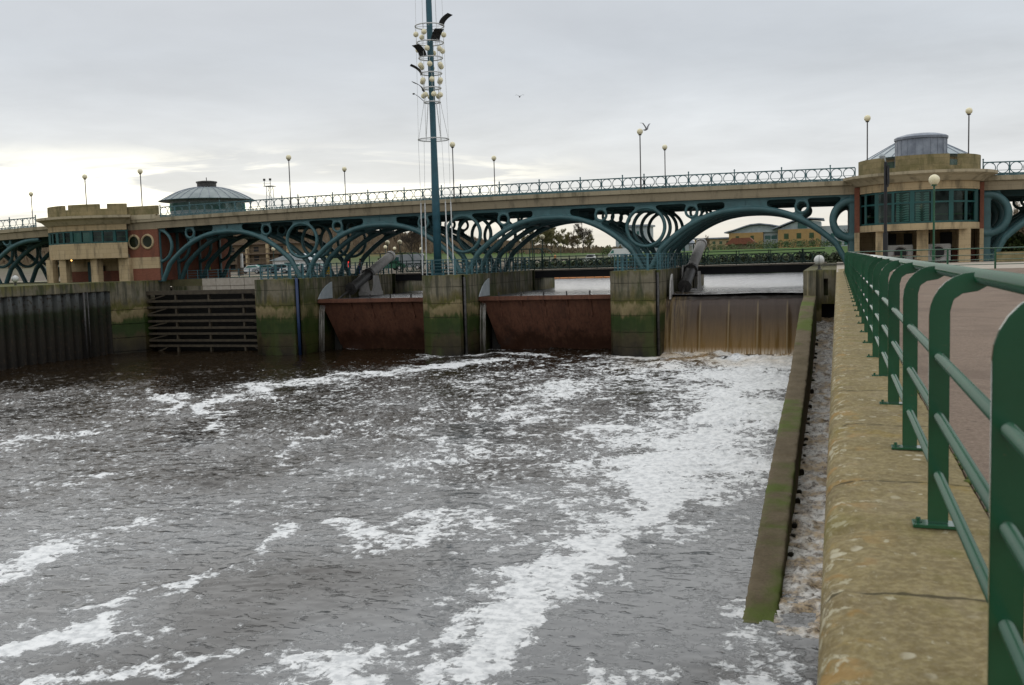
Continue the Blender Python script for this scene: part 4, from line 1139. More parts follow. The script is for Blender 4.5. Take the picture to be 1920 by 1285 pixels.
# curved reflector plates climbing round the rings
for i, (ai, z0) in enumerate(((-.15, 22.3), (-.75, 20.85), (-1.9, 19.6), (-2.6, 18.1), (-3.0, 16.7))):
    R = rings[i][1]; u = Vector((cos(ai), sin(ai), 0)); t_ = Vector((-sin(ai), cos(ai), 0))
    m = MB(); pts = []
    for k in range(7):
        q = k / 6; p = Vector((mx, my, z0 - .15)) + u * (R - .1 + .95 * q * q + .05) + Vector((0, 0, 1.05 * q - .18 * q * q)); pts.append(p)
    vs = []
    for p in pts:
        for s_ in (-.42, .42):
            vs += [p + t_ * s_, p + t_ * s_ + Vector((0, 0, .03)) - u * .03]
    fs = []
    for k in range(6):
        a = 4 * k; b = a + 4
        fs += [(a, a + 2, b + 2, b), (a + 1, b + 1, b + 3, a + 3), (a, b, b + 1, a + 1), (a + 2, a + 3, b + 3, b + 2)]
    fs += [(0, 1, 3, 2), (24, 26, 27, 25)]
    m.add(vs, fs); m.build('reflector', M['rubber'], ms)
m = MB(); m.tube([(mx - .7, my, 15.6), (mx - 1.2, my - .1, 16.1), (mx - 1.55, my - .15, 16.35)], .03, 6); m.sphere((mx - 1.72, my - .15, 16.42), .13, 8, .6); m.build('spotlight', M['dark_steel'], ms)
m = MB()
for k in range(6):
    a = 2 * pi * k / 6 + .4
    m.tube([(mx + 1.36 * cos(a), my + 1.36 * sin(a), 12.25), (mx + 1.05 * cos(a), my + 1.05 * sin(a), 34)], .014, 4)
    m.tube([(mx + 1.34 * cos(a), my + 1.34 * sin(a), 12.25), (mx + .74 * cos(a), my + .74 * sin(a), 15.55)], .022, 4)
m.build('stays', M['white'], ms)
for a in (2.65, 3.45, -.62, .16):
    ex = (mx + 1.5 * cos(a), my + .9 * sin(a))
    m = MB(); m.tube([(ex[0], ex[1], .03), (mx + 1.42 * cos(a), my + .9 * sin(a), 6.6)], .06, 8); m.tube([(mx + 1.42 * cos(a), my + .9 * sin(a), 6.6), (mx + 1.38 * cos(a), my + 1.38 * sin(a), 12.25)], .016, 5)
    m.build('stay_rod', M['white'], ms)

# ================================================================== FENCES ON THE PIERS
def fence(pts, h, label, group, n_rails=5, plate=True):
    t = empty('pier_fence', (pts[0][0], pts[0][1], 0), label, 'fence', group)
    base = (pts[0][0], pts[0][1])
    rails = MB(); post = MB()
    post.box(-.09 if plate else -.04, .09 if plate else .04, -.025, .025, 0, h); post.box(-.11, .11, -.11, .11, -.005, .02)
    pme = post.mesh('post', M['fence_teal'])
    for (xa, ya), (xb, yb) in zip(pts[:-1], pts[1:]):
        L = math.hypot(xb - xa, yb - ya); n = max(1, round(L / 1.3))
        for k in range(n):
            q = k / n
            o = bpy.data.objects.new('post', pme); COL.objects.link(o); o.parent = t
            o.location = (xa + (xb - xa) * q - base[0], ya + (yb - ya) * q - base[1], .02); o.rotation_euler = (0, 0, math.atan2(yb - ya, xb - xa) + (pi / 2 if k % 3 == 1 else 0))
        for i in range(n_rails):
            z = h - .05 - (h - .25) * i / (n_rails - 1)
            rails.tube([(xa, ya, z), (xb, yb, z)], .022 if i else .035, 6)
    rails.build('rails', M['fence_teal'], t)
    return t
for cx, wl, wr, nm in ((PX[0], 2.4, 2.75, 'with the blue pole'), (PX[1], 2.2, 2.15, 'under the mast'), (PX[2], 2.13, 2.12, 'beside the waterfall')):
    x0, x1 = cx - wl + .3, cx + wr - .3
    fence([(x1, 101), (x1, 82.2), (x1 - .6, 80.9), (x0 + .9, 80.9), (x0, 82), (x0, 101)], 1.42, 'teal steel fence round the top of the pier ' + nm, 'fences round the pier tops')
# lock side fence on the left bank
fence([(-67, 89.2), (-54, 89.2)], 1.1, 'teal rail fence above the lattice lock gate', None, 4, False)

# ================================================================== GATEHOUSES
def bowfront(cx, x0, x1, yb, bulge, n=18):
    # points of a shallow bow from x0 to x1, standing at yb at its ends, plus outward normals
    pts = []
    hw = (x1 - x0) / 2; c = (x0 + x1) / 2
    Rr = (hw * hw + bulge * bulge) / (2 * bulge); cy = yb - bulge + Rr; a = math.asin(hw / Rr)
    for i in range(n + 1):
        t = -a + 2 * a * i / n
        pts.append((c + Rr * sin(t), cy - Rr * cos(t), sin(t), -cos(t)))
    return pts
def bow_band(pts, prof, back=None):
    # prof: (out, z) list swept along the bow; closed to a thickness behind
    m = MB(); k = len(prof); vs = []; fs = []
    for x, y, nx, ny in pts: vs += [(x + nx * o, y + ny * o, z) for o, z in prof]
    for i in range(len(pts) - 1):
        for j in range(k): fs.append((i * k + j, (i + 1) * k + j, (i + 1) * k + (j + 1) % k, i * k + (j + 1) % k))
    fs += [tuple(range(k)), tuple((len(pts) - 1) * k + j for j in range(k - 1, -1, -1))]
    return m.add(vs, fs)
def gatehouse(root, x0, x1, yb, bulge, zg, sill0, sill1, head, frz, cor, par, notches, bays, blinds, pillars, wings, transom, pbase=.75):
    pts = bowfront(0, x0, x1, yb, bulge, 24)
    bow_band(pts, [(0, sill0), (.06, sill0), (.06, sill1), (0, sill1 + .02), (-.4, sill1), (-.4, sill0)]).build('sill_band', M['sandstone'], root)
    bow_band(pts, [(0, head), (.05, head), (.05, frz), (-.4, frz), (-.4, head)]).build('frieze', M['sandstone'], root)
    wide = bowfront(0, x0 - .55, x1 + .55, yb, bulge + .5, 24)
    cz = cor - frz
    bow_band(wide, [(-.25, frz + .003), (0.0, frz + cz * .25), (.25, frz + cz * .5), (.75, frz + cz * .72), (.78, cor), (-1.4, cor + .01), (-1.4, frz + .003)]).build('cornice', M['cornice'], root)
    # glazing
    gl_ = bow_band(bowfront(0, x0 + .1, x1 - .1, yb + .12, bulge, 24), [(0, sill1 + .03), (0, head - .005), (-.05, head - .005), (-.05, sill1 + .03)])
    fb = MB(); nb = bays
    win = gl_.build('window', M['glass'], root)
    allp = bowfront(0, x0 + .1, x1 - .1, yb + .1, bulge, nb * 2)
    for i in range(0, nb * 2 + 1, 2):
        x, y, nx, ny = allp[i]
        wd = .34 if i % 4 == 0 else .2
        fb.bar((x + nx * .02, y + ny * .02, sill1 + .03), (x + nx * .02, y + ny * .02, head - .01), wd, .12, (0, 1, 0))
    for z in [sill1 + .10, head - .09] + ([transom] if transom else []):
        for a, b in zip(allp[:-1], allp[1:]): fb.bar((a[0], a[1], z), (b[0], b[1], z), .10, .13)
    fb.build('frame', M['window_green'], win)
    for i in blinds:
        a = allp[2 * i]; b = allp[2 * i + 2]; n_ = Vector((a[2] + b[2], a[3] + b[3], 0)) / 2
        m = MB(); u = Vector((b[0] - a[0], b[1] - a[1], 0)); p = Vector((a[0], a[1], 0)) - n_ * .015
        q0 = p + u * .16; q1 = p + u * .84
        zt = head - .18; zb_ = sill1 + .2
        nsl = 12
        for s_ in range(nsl):
            zA = zb_ + (zt - zb_) * s_ / nsl; zB = zb_ + (zt - zb_) * (s_ + .86) / nsl
            m.add([(q0.x, q0.y, zA), (q1.x, q1.y, zA), (q1.x, q1.y + .01, zB), (q0.x, q0.y + .01, zB)], [(0, 1, 2, 3)])
        m.build('blind', M['blind'], win)
    # body behind the glass and the recessed ground floor
    m = MB(); m.box(x0 + .05, x1 - .05, yb + 2.6, 99.2, zg, frz); m.build('rear_wall', M['sandstone'], root)
    ip = bowfront(0, x0 + .3, x1 - .3, yb + .5, bulge, 12)
    m = MB(); m.prism([(x, y) for x, y, _, _ in ip] + [(x1 - .3, yb + 2.59), (x0 + .3, yb + 2.59)], sill0 + .01, sill0 + .35); m.build('floor_slab', M['soffit'], root)
    m = MB(); m.prism([(x, y) for x, y, _, _ in ip] + [(x1 - .3, yb + 2.59), (x0 + .3, yb + 2.59)], head - .02, head + .3); m.build('ceiling', M['soffit'], root)
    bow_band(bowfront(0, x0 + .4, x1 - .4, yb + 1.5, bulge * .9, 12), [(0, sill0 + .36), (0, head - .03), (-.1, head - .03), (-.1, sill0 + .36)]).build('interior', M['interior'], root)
    bow_band(bowfront(0, x0 + .4, x1 - .4, yb + .6, bulge, 12), [(0, sill1 + .62), (0, sill1 + .74), (-.3, sill1 + .74), (-.3, sill1 + .62)]).build('counter', M['ochre'], root)
    m = MB(); m.box(x0 + .2, x1 - .2, yb + 2.3, yb + 2.595, zg, zg + 1.15); m.build('brick_plinth', M['brick'], root)
    for px, r in pillars:
        m = MB()
        if r > .35: m.box(px - r, px + r, yb - bulge * .62, yb - bulge * .62 + .8, zg, sill0)
        else: m.tube([(px, yb - bulge * .3, zg), (px, yb - bulge * .3, sill0)], r, 16)
        m.build('pillar', M['sandstone'], root, 'auto')
    # battlements
    bp = bowfront(0, x0 - .1, x1 + .1, yb + .15, bulge + .1, 40)
    bow_band(bp, [(.0, cor + .012), (.0, cor + pbase), (-.38, cor + pbase), (-.38, cor + .012)]).build('parapet_wall', M['sandstone_dirty'], root)
    segs = []
    s = 0
    for a, b in notches: segs.append((s, a)); s = b
    segs.append((s, 40))
    for i, (a, b) in enumerate(segs):
        bow_band(bp[a:b + 1], [(.0, cor + pbase + .003), (.0, par), (-.38, par), (-.38, cor + pbase + .003)]).build('merlon', M['sandstone_dirty'], root)
    m = MB(); m.box(x0 - .3, x1 + .3, yb + .6, 99.3, cor - .5, cor - .02); m.build('roof_slab', M['soffit'], root)

# right gatehouse
rg = empty('gatehouse', (6.25, 90, 0), 'bow fronted sandstone gatehouse with a tall band of green framed windows', 'gatehouse')
gatehouse(rg, 1.75, 10.75, 86.0, 4.0, 0, 2.62, 3.12, 5.72, 6.35, 7.1, 8.4, [(11, 14), (26, 29)], 9, [3, 4], [(3.35, .42), (6.4, .42), (9.45, .42)], None, 4.75, .42)
for xa, xb in ((1.35, 1.745), (10.755, 11.05)):
    m = MB(); m.box(xa, xb, 85.6, 98, 2.62, 6.3); m.build('brick_jamb', M['brick'], rg)
    m = MB(); m.box(xa, xb, 85.6, 98, 0, 2.615); m.build('stone_jamb', M['sandstone'], rg)
m = MB()
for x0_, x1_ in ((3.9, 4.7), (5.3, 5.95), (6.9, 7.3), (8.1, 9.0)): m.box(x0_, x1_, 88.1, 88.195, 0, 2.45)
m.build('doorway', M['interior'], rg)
for xb_ in (2.1, 9.95):
    m = MB(); m.box(xb_, xb_ + .75, 87.6, 88.18, 0, 1.0); m.build('brick_plinth', M['brick'], rg)
# lead clad lantern over the gatehouse
m = MB(); m.lathe((6.65, 89.2, 0), [(2.0, 7.1), (2.0, 10.2), (2.1, 10.22), (2.12, 10.4), (1.98, 10.5), (1.3, 10.68), (.01, 10.78)], 40)
for k in range(20):
    a = 2 * pi * k / 20; m.bar((6.65 + 2.01 * cos(a), 89.2 + 2.01 * sin(a), 7.2), (6.65 + 2.01 * cos(a), 89.2 + 2.01 * sin(a), 10.18), .05, .07, (0, 1, 0))
m.build('lantern', M['lead'], rg, 'auto')

# left gatehouse
lg_ = empty('gatehouse', (-76, 90, .13), 'bow fronted sandstone gatehouse with battlements and two round brick wall windows', 'gatehouse')
gatehouse(lg_, -82.0, -71.6, 85.5, 1.7, .13, 2.62, 4.22, 5.6, 6.2, 7.1, 8.35, [(14, 17), (30, 33)], 9, [4, 5], [(-81.2, .42), (-79.4, .45), (-75.2, .45)], None, None)
for za, zb2 in ((5.55, 6.6), (1.42, 2.6)):
    m = MB(); m.box(-71.595, -68.15, 86.1, 86.5, za, zb2); m.build('stone_band', M['sandstone'], lg_)
m = MB(); m.box(-71.595, -68.15, 86.13, 86.5, 2.605, 5.545); m.box(-71.595, -68.15, 86.13, 86.5, .13, 1.415); m.build('brick_wall', M['brick'], lg_)
m = MB(); m.box(-72.9, -71.6, 86.16, 86.5, 2.61, 5.6); m.build('brick_wall', M['brick'], lg_)
m = MB(); m.box(-73.0, -71.6, 85.6, 86.8, .13, 2.6); m.build('stone_jamb', M['sandstone'], lg_)
m = MB(); m.box(-71.7, -68.1, 85.75, 99, 6.605, 7.07); m.build('cornice', M['cornice'], lg_)
m = MB(); m.box(-71.85, -67.9, 85.9, 86.25, 7.075, 8.0); m.build('parapet_wall', M['sandstone_dirty'], lg_)
m = MB(); m.box(-71.7, -68.3, 86.505, 99, .13, 6.6); m.build('side_wall', M['brick'], lg_)
m = MB(); m.box(-79.0, -78.1, 87.7, 87.79, .13, 2.3); m.build('door', M['teal_dark'], lg_)
m = MB(); m.box(-77.9, -76.8, 87.7, 87.79, 1.3, 1.9); m.build('vent', M['interior'], lg_)
for x in (-71.25, -69.5):
    m = MB(); m.torus((x, 86.12, 4.25), .70, .13, 'Y', 32, 6); w1 = m.build('round_window', M['sandstone'], lg_, True)
    m = MB(); m.lathe((0, 0, 0), [(.001, 0), (.64, 0)], 28); m.v = [(x + a, 86.10, 4.25 + b) for a, b, c in m.v]; m.build('pane', M['glass'], w1)
m = MB(); m.sphere((-79.0, 85.3, 2.52), .13, 10, .7); m.build('soffit_light', M['lamp_warm'], lg_)

# round roofed pavilions beyond the bridge
def pavilion(cx, cy, z0, R, ze, zt, rl_, zl, label, wall, roof, nrib, pw=1.7):
    t = empty('pavilion', (cx, cy, z0), label, 'pavilion')
    m = MB(); m.lathe((cx, cy, 0), [(R * .80, z0), (R * .80, ze + .1)], 40); m.build('drum_wall', M[wall], t)
    m = MB(); m.lathe((cx, cy, 0), [(R * .805, ze - 1.3), (R * .81, ze - 1.3), (R * .81, ze - .35), (R * .805, ze - .35)], 40); m.build('window_band', M['glass'], t)
    m = MB(); prof = [(R * .8, ze - .12), (R, ze - .05), (R, ze + .05)] + [(R * (1 - q) + rl_ * q, ze + .05 + (zt - ze) * (1 - (1 - q) ** pw)) for q in [k / 8 for k in range(1, 9)]]
    m.lathe((cx, cy, 0), prof, 48); rf = m.build('roof', M[roof], t, 'auto')
    m = MB()
    for k in range(nrib):
        a = 2 * pi * k / nrib
        m.tube([(cx + r * cos(a), cy + r * sin(a), z + .03) for r, z in prof[2:]], .035, 4)
    m.build('seam', M['lead'], rf)
    m = MB(); m.lathe((cx, cy, 0), [(R * .97, ze - .06), (R * 1.04, ze - .02), (R * 1.04, ze + .02)], 48); m.build('gutter', M['teal_dark'], t)
    if zl:
        m = MB(); m.lathe((cx, cy, 0), [(rl_, zt - .2), (rl_, zl - .25), (rl_ * 1.1, zl - .22), (rl_ * 1.1, zl - .05), (rl_ * .6, zl + .05), (.001, zl + .08)], 24); m.build('lantern', M['dark_steel'], t, 'auto')
        m = MB(); m.tube([(cx, cy, zl), (cx, cy, zl + .5)], .05, 6); m.build('finial', M['dark_steel'], t)
    return t
pavilion(-76.7, 107, 6.0, 5.75, 9.85, 11.5, 1.2, 12.35, 'round pavilion with a shallow dome roof and dark lantern beyond the bridge', 'roof_teal', 'roof_teal', 28)
pavilion(7.35, 104, 5.0, 4.9, 9.85, 11.75, 1.4, 0, 'pale round roofed pavilion mostly hidden behind the right gatehouse', 'sandstone', 'roof_grey', 24, 1.05)

# ================================================================== ON THE RIGHT QUAY BEFORE THE GATEHOUSE
sg = empty('sign_column', (2.75, 63, 0), 'dark column with a black edge on banner and camera globe before the right gatehouse', 'column')
m = MB(); m.tube([(2.75, 63, 0), (2.75, 63, 6.4)], .10, 10); m.tube([(2.75, 63, 0), (2.75, 63, 2.2)], .15, 10); m.build('post', M['black'], sg, 'auto')
m = MB(); m.slab([(62.6, 5.1), (63.9, 4.95), (64.05, 5.6), (63.95, 6.05), (62.7, 6.2)], 'X', 2.86, 2.95); m.bar((2.75, 63, 6.15), (2.9, 63.6, 6.1), .05, .05); m.bar((2.75, 63, 5.1), (2.9, 63.6, 5.1), .05, .05); m.build('banner', M['black'], sg, bevel=.02)
cm = MB(); cm.sphere((2.55, 63, 6.75), .17, 12); cm.tube([(2.75, 63, 6.38), (2.7, 63, 6.6), (2.62, 63, 6.72)], .04, 6); cm.torus((2.55, 63, 6.75), .18, .02, 'Z', 16, 4); cm.build('camera_globe', M['pale_grey'], sg, True)
def vent(x, label):
    t = empty('ventilation_unit', (x, 86.6, 0), label, 'ventilation unit', 'white ventilation units under the right gatehouse')
    m = MB(); m.box(x - .95, x + .95, 85.0, 85.9, .1, 1.5); m.build('case', M['white'], t, bevel=.04)
    m = MB(); m.torus((x, 84.98, .82), .52, .05, 'Y', 24, 6); m.build('fan_ring', M['grey_metal'], t, True)
    m = MB(); m.lathe((0, 0, 0), [(.001, 0), (.5, 0)], 24); m.v = [(x + a, 84.985, .82 + b) for a, b, c in m.v]; m.build('fan_grille', M['black'], t)
    m = MB(); m.box(x - .85, x - .7, 85.1, 85.8, 0, .098); m.box(x + .7, x + .85, 85.1, 85.8, 0, .098); m.build('foot', M['dark_steel'], t)
vent(4.85, 'white ventilation unit with a dark fan left of the middle gatehouse pillar')
vent(7.65, 'white ventilation unit with a dark fan right of the middle gatehouse pillar')
pt = empty('picnic_table', (4.3, 70, 0), 'brown picnic table in front of the right gatehouse', 'picnic table')
m = MB(); [m.box(3.4, 5.2, 69.68 + .17 * k, 69.83 + .17 * k, .70, .75) for k in range(4)]; m.build('table_top', M['timber'], pt)
for yy in (69.2, 70.6):
    m = MB(); m.box(3.4, 5.2, yy - .12, yy + .12, .42, .47); m.build('bench_seat', M['timber'], pt)
for xx in (3.7, 4.9):
    m = MB(); m.bar((xx, 69.75, .7), (xx, 69.3, 0), .09, .05); m.bar((xx, 70.2, .7), (xx, 70.6, 0), .09, .05); m.box(xx - .03, xx + .03, 69.05, 70.75, .36, .415); m.build('leg', M['timber'], pt)
lb = empty('litter_bin', (11.0, 52.5, 0), 'dark blue litter bin beyond the near railing at the right edge', 'bin')
m = MB(); m.prism([(10.55, 52.1), (11.65, 52.1), (11.65, 53.0), (10.55, 53.0)], 0, 1.0); m.build('body', M['navy'], lb, bevel=.05)
m = MB(); m.prism([(10.5, 52.05), (11.7, 52.05), (11.7, 53.05), (10.5, 53.05)], 1.0, 1.1); m.build('lid', M['navy'], lb, bevel=.03)
wl_ = MB(); wl_.box(11.2, 22, 80, 80.5, 0, .75); tag(wl_.build('low_wall', M['sandstone_dirty'], None, bevel=.03), 'low sandstone wall right of the gatehouse under the bushes', 'wall')

# ================================================================== FOOTBRIDGE UPSTREAM
fb_ = empty('footbridge', (-26, 103.5, 0), 'low dark green footbridge with hooped railings behind the river piers', 'footbridge')
m = MB(); m.box(-54, -1.0, 102.1, 105.2, -.10, .05); m.build('deck', M['pale_paving'], fb_)
for y in (102.25, 105.05):
    for a, b in ((-48.25, -35.9), (-31.45, -18.45), (-14.1, -1.0)):
        m = MB(); m.box(a, b, y - .12, y + .12, -.85, -.102); m.build('girder', M['black'], fb_)
for y in (102.2, 105.1):
    for a, b in ((-48.2, -33.7), (-33.7, -16.3), (-16.3, -1.2)):
        m = MB()
        m.tube([(a, y, 1.42), (b, y, 1.42)], .045, 6); m.tube([(a, y, 1.12), (b, y, 1.12)], .03, 6); m.tube([(a, y, .16), (b, y, .16)], .03, 6)
        n = round((b - a) / 1.05); st = (b - a) / n
        for i in range(n):
            x = a + (i + .5) * st; m.torus((x, y, .64), .45, .045, 'Y', 16, 4)
            if i % 3 == 0: m.box(x - st / 2 - .045, x - st / 2 + .045, y - .05, y + .05, .05, 1.5)
        m.build('railing', M['foot_green'], fb_)
    # raised screens over the piers whose top rails fall away in quarter arcs
    for c in (-49.5, -33.65, -16.27):
        m = MB(); z1 = 2.35; xr = c + 2.4
        m.tube([(c - 2.2, y + .03, z1), (xr, y + .03, z1)] + [(xr + .93 * sin(a), y + .03, z1 - .93 + .93 * cos(a)) for a in [pi / 2 * k / 8 for k in range(1, 9)]], .05, 6)
        for k in range(4): xx = c - 2.1 + 1.4 * k; m.box(xx - .05, xx + .05, y - .02, y + .08, .05, z1)
        m.build('raised_rail', M['foot_green'], fb_)

# floating boom upstream
fbm = empty('floating_boom', (-40, 156.5, UZ), 'thin orange floating boom on the calm water upstream', 'boom')
for k in range(15):
    m = MB(); x = -45.5 + k * 1.5; m.tube([(x, 157 - .05 * k, UZ + .1), (x + 1.35, 157 - .05 * k, UZ + .1)], .16, 6); m.build('float', M['orange'], fbm)

def sx_(px, Y):                                        # lateral place on the ground plan of a sight line at distance Y
    return Y * math.tan(math.atan((px - 960) / 1820) - YAW)
# ================================================================== PEOPLE AND GULLS
def skin_obj(name, verts, edges, radii, mat, parent=None, root=0, sub=1):
    me = bpy.data.meshes.new(name); me.from_pydata(verts, edges, []); me.materials.append(mat)
    o = bpy.data.objects.new(name, me); COL.objects.link(o)
    sk = o.modifiers.new('skin', 'SKIN'); sk.use_smooth_shade = True
    sv = me.skin_vertices
    if not sv:
        bm = bmesh.new(); bm.from_mesh(me); bm.verts.layers.skin.verify(); bm.to_mesh(me); bm.free(); sv = me.skin_vertices
    for i, r in enumerate(radii):
        q = sv[0].data[i]; q.radius = (r, r) if not isinstance(r, tuple) else r; q.use_root = (i == root)
    o.modifiers.new('sub', 'SUBSURF').levels = sub; o.modifiers['sub'].render_levels = sub
    if parent: o.parent = parent
    return o
M['skin_tone'] = simple('skin', (.42, .27, .19), (.48, .31, .22), 3, .6)
M['hair'] = simple('hair', (.03, .02, .012), (.05, .035, .02), 8, .8)
def cloth(name, c): return simple(name, tuple(x * .8 for x in c), c, 4, .9)
def person(x, y, z, rot, jacket, trousers, label, stride=.18):
    t = empty('person', (x, y, z), label, 'person'); t.rotation_euler = (0, 0, rot)
    s = stride
    J = dict(pel=(0, 0, .95), wai=(0, 0, 1.12), che=(0, -.02, 1.32), nek=(0, -.01, 1.50), hd0=(0, -.02, 1.60), hd1=(0, -.025, 1.68), hd2=(0, -.01, 1.75),
             hL=(.09, 0, .90), kL=(.10, -s * .6, .50), aL=(.10, -s, .09), tL=(.11, -s - .17, .04), hR=(-.09, 0, .90), kR=(-.10, s * .35, .50), aR=(-.10, s, .09), tR=(-.11, s - .17, .04),
             sL=(.19, -.01, 1.42), eL=(.25, .05, 1.14), wL=(.24, -.10, .92), gL=(.235, -.15, .84), sR=(-.19, -.01, 1.42), eR=(-.25, .04, 1.14), wR=(-.24, -.12, .93), gR=(-.235, -.17, .85))
    rad = dict(pel=.145, wai=.13, che=.15, nek=.055, hd0=.075, hd1=.095, hd2=.07, hL=.095, kL=.06, aL=.042, tL=.038, hR=.095, kR=.06, aR=.042, tR=.038,
               sL=.065, eL=.045, wL=.03, gL=.035, sR=.065, eR=.045, wR=.03, gR=.035)
    E_ = [('pel', 'wai'), ('wai', 'che'), ('che', 'nek'), ('nek', 'hd0'), ('hd0', 'hd1'), ('hd1', 'hd2'), ('pel', 'hL'), ('hL', 'kL'), ('kL', 'aL'), ('aL', 'tL'), ('pel', 'hR'), ('hR', 'kR'), ('kR', 'aR'), ('aR', 'tR'),
          ('che', 'sL'), ('sL', 'eL'), ('eL', 'wL'), ('wL', 'gL'), ('che', 'sR'), ('sR', 'eR'), ('eR', 'wR'), ('wR', 'gR')]
    def sub(names, extra, nm, mat):
        ks = [k for k in J if k in names]; ix = {k: i for i, k in enumerate(ks)}
        return skin_obj(nm, [J[k] for k in ks], [(ix[a], ix[b]) for a, b in E_ if a in ix and b in ix], [rad[k] + extra for k in ks], mat, t)
    sub(list(J), 0, 'body', M['skin_tone'])
    sub(['pel', 'wai', 'che', 'sL', 'eL', 'wL', 'sR', 'eR', 'wR'], .025, 'jacket', jacket)
    sub(['pel', 'hL', 'kL', 'aL', 'hR', 'kR', 'aR'], .02, 'trousers', trousers)
    m = MB(); m.sphere((0, .005, 1.70), .112, 10); m.v = [v for v in m.v]; h = m.build('hair', M['hair'], None, True); h.parent = t; h.scale = (1, 1.05, .9); h.location = (0, .01, .185)
    return t
hv = cloth('hi-vis yellow', (.50, .65, .04)); rd = cloth('dark red cloth', (.22, .05, .04)); org = cloth('orange cloth', (.62, .27, .08)); pk = cloth('pink cloth', (.5, .25, .24)); bl = cloth('blue cloth', (.06, .12, .35)); dk = cloth('dark cloth', (.03, .03, .04))
person(-67.5, 93.5, .13, .5, hv, rd, 'person in a yellow hi-vis jacket under the leftmost teal arch')
person(-48.2, 169, .3, 1.2, org, dk, 'person in an orange jacket seen through the footbridge railing')
person(-49.7, 96.2, .02, -.7, pk, bl, 'person in a pink top and blue trousers behind the left ram')
person(-51.0, 103.4, .05, 2.4, dk, dk, 'person in dark clothes on the footbridge right of the left ram', .1)

M['gull_white'] = simple('gull plumage', (.55, .55, .55), (.7, .7, .7), 8, .8)
M['gull_grey'] = simple('gull wings', (.16, .16, .17), (.26, .26, .28), 8, .8)
def gull(x, y, z, rot, flap, label, s=1.):
    t = empty('gull', (x, y, z), label, 'gull', 'gulls over the barrage'); t.rotation_euler = (0, 0, rot); t.scale = (s,) * 3
    v = [(0, .22, .02), (0, .1, .0), (0, -.1, .02), (0, -.2, .06), (0, -.28, .06), (0, .34, .03),
         (.18, -.06, .10 + flap * .15), (.42, -.03, .12 + flap * .34), (.68, .1, .02 + flap * .42), (-.18, -.06, .10 + flap * .15), (-.42, -.03, .12 + flap * .34), (-.68, .1, .02 + flap * .42)]
    e = [(0, 1), (1, 2), (2, 3), (3, 4), (0, 5), (2, 6), (6, 7), (7, 8), (2, 9), (9, 10), (10, 11)]
    r = [.06, .085, .075, .05, .02, (.06, .015), (.10, .02), (.08, .014), (.015, .008), (.10, .02), (.08, .014), (.015, .008)]
    skin_obj('body', v, e, r, M['gull_grey'], t, 2, 2)
gull(-15.95, 86.0, 12.25, 1.0, 1.3, 'grey gull with raised wings beside a bridge lamp globe')
gull(-48, 150, 27, .4, .6, 'tiny gull flying high in the sky right of the mast', 1.1)

# ================================================================== SIGNALS AND SMALL THINGS UNDER THE ARCHES
sgn = empty('signal_light', (-55.4, 104.2, 0), 'red lit signal lamps on a dark board under the second arch', 'signal')
m = MB(); m.tube([(-55.4, 104.2, .05), (-55.4, 104.2, 2.0)], .06, 8); m.build('post', M['dark_steel'], sgn)
m = MB(); m.box(-55.75, -55.05, 104.1, 104.2, .75, 2.15); m.build('board', M['black'], sgn, bevel=.02)
for z in (1.0, 1.42, 1.84):
    m = MB(); m.tube([(-55.4, 104.0, z), (-55.4, 104.095, z)], .17, 12); m.build('lamp', M['lamp_red'], sgn)
yb_ = empty('yellow_box', (-50.3, 90.0, 0), 'yellow lifebuoy cabinet behind the fence of the blue pole pier', 'cabinet')
m = MB(); m.box(-50.55, -50.05, 90.0, 90.25, .3, 1.05); m.build('case', M['yellow'], yb_, bevel=.03)
m = MB(); m.box(-50.33, -50.27, 90.1, 90.16, 0, .3); m.build('stand', M['dark_steel'], yb_)
bp2 = empty('marker_post', (-75.7, 112, .1), 'brown timber post with a white painted top on the left bank', 'post')
m = MB(); m.tube([(-75.7, 112, .1), (-75.7, 112, 3.0)], .42, 10); m.build('shaft', M['timber'], bp2, 'auto')
m = MB(); m.tube([(-75.3, 111.8, 1.2), (-75.3, 111.8, 3.05)], .2, 10); m.build('white_top', M['white'], bp2, 'auto')

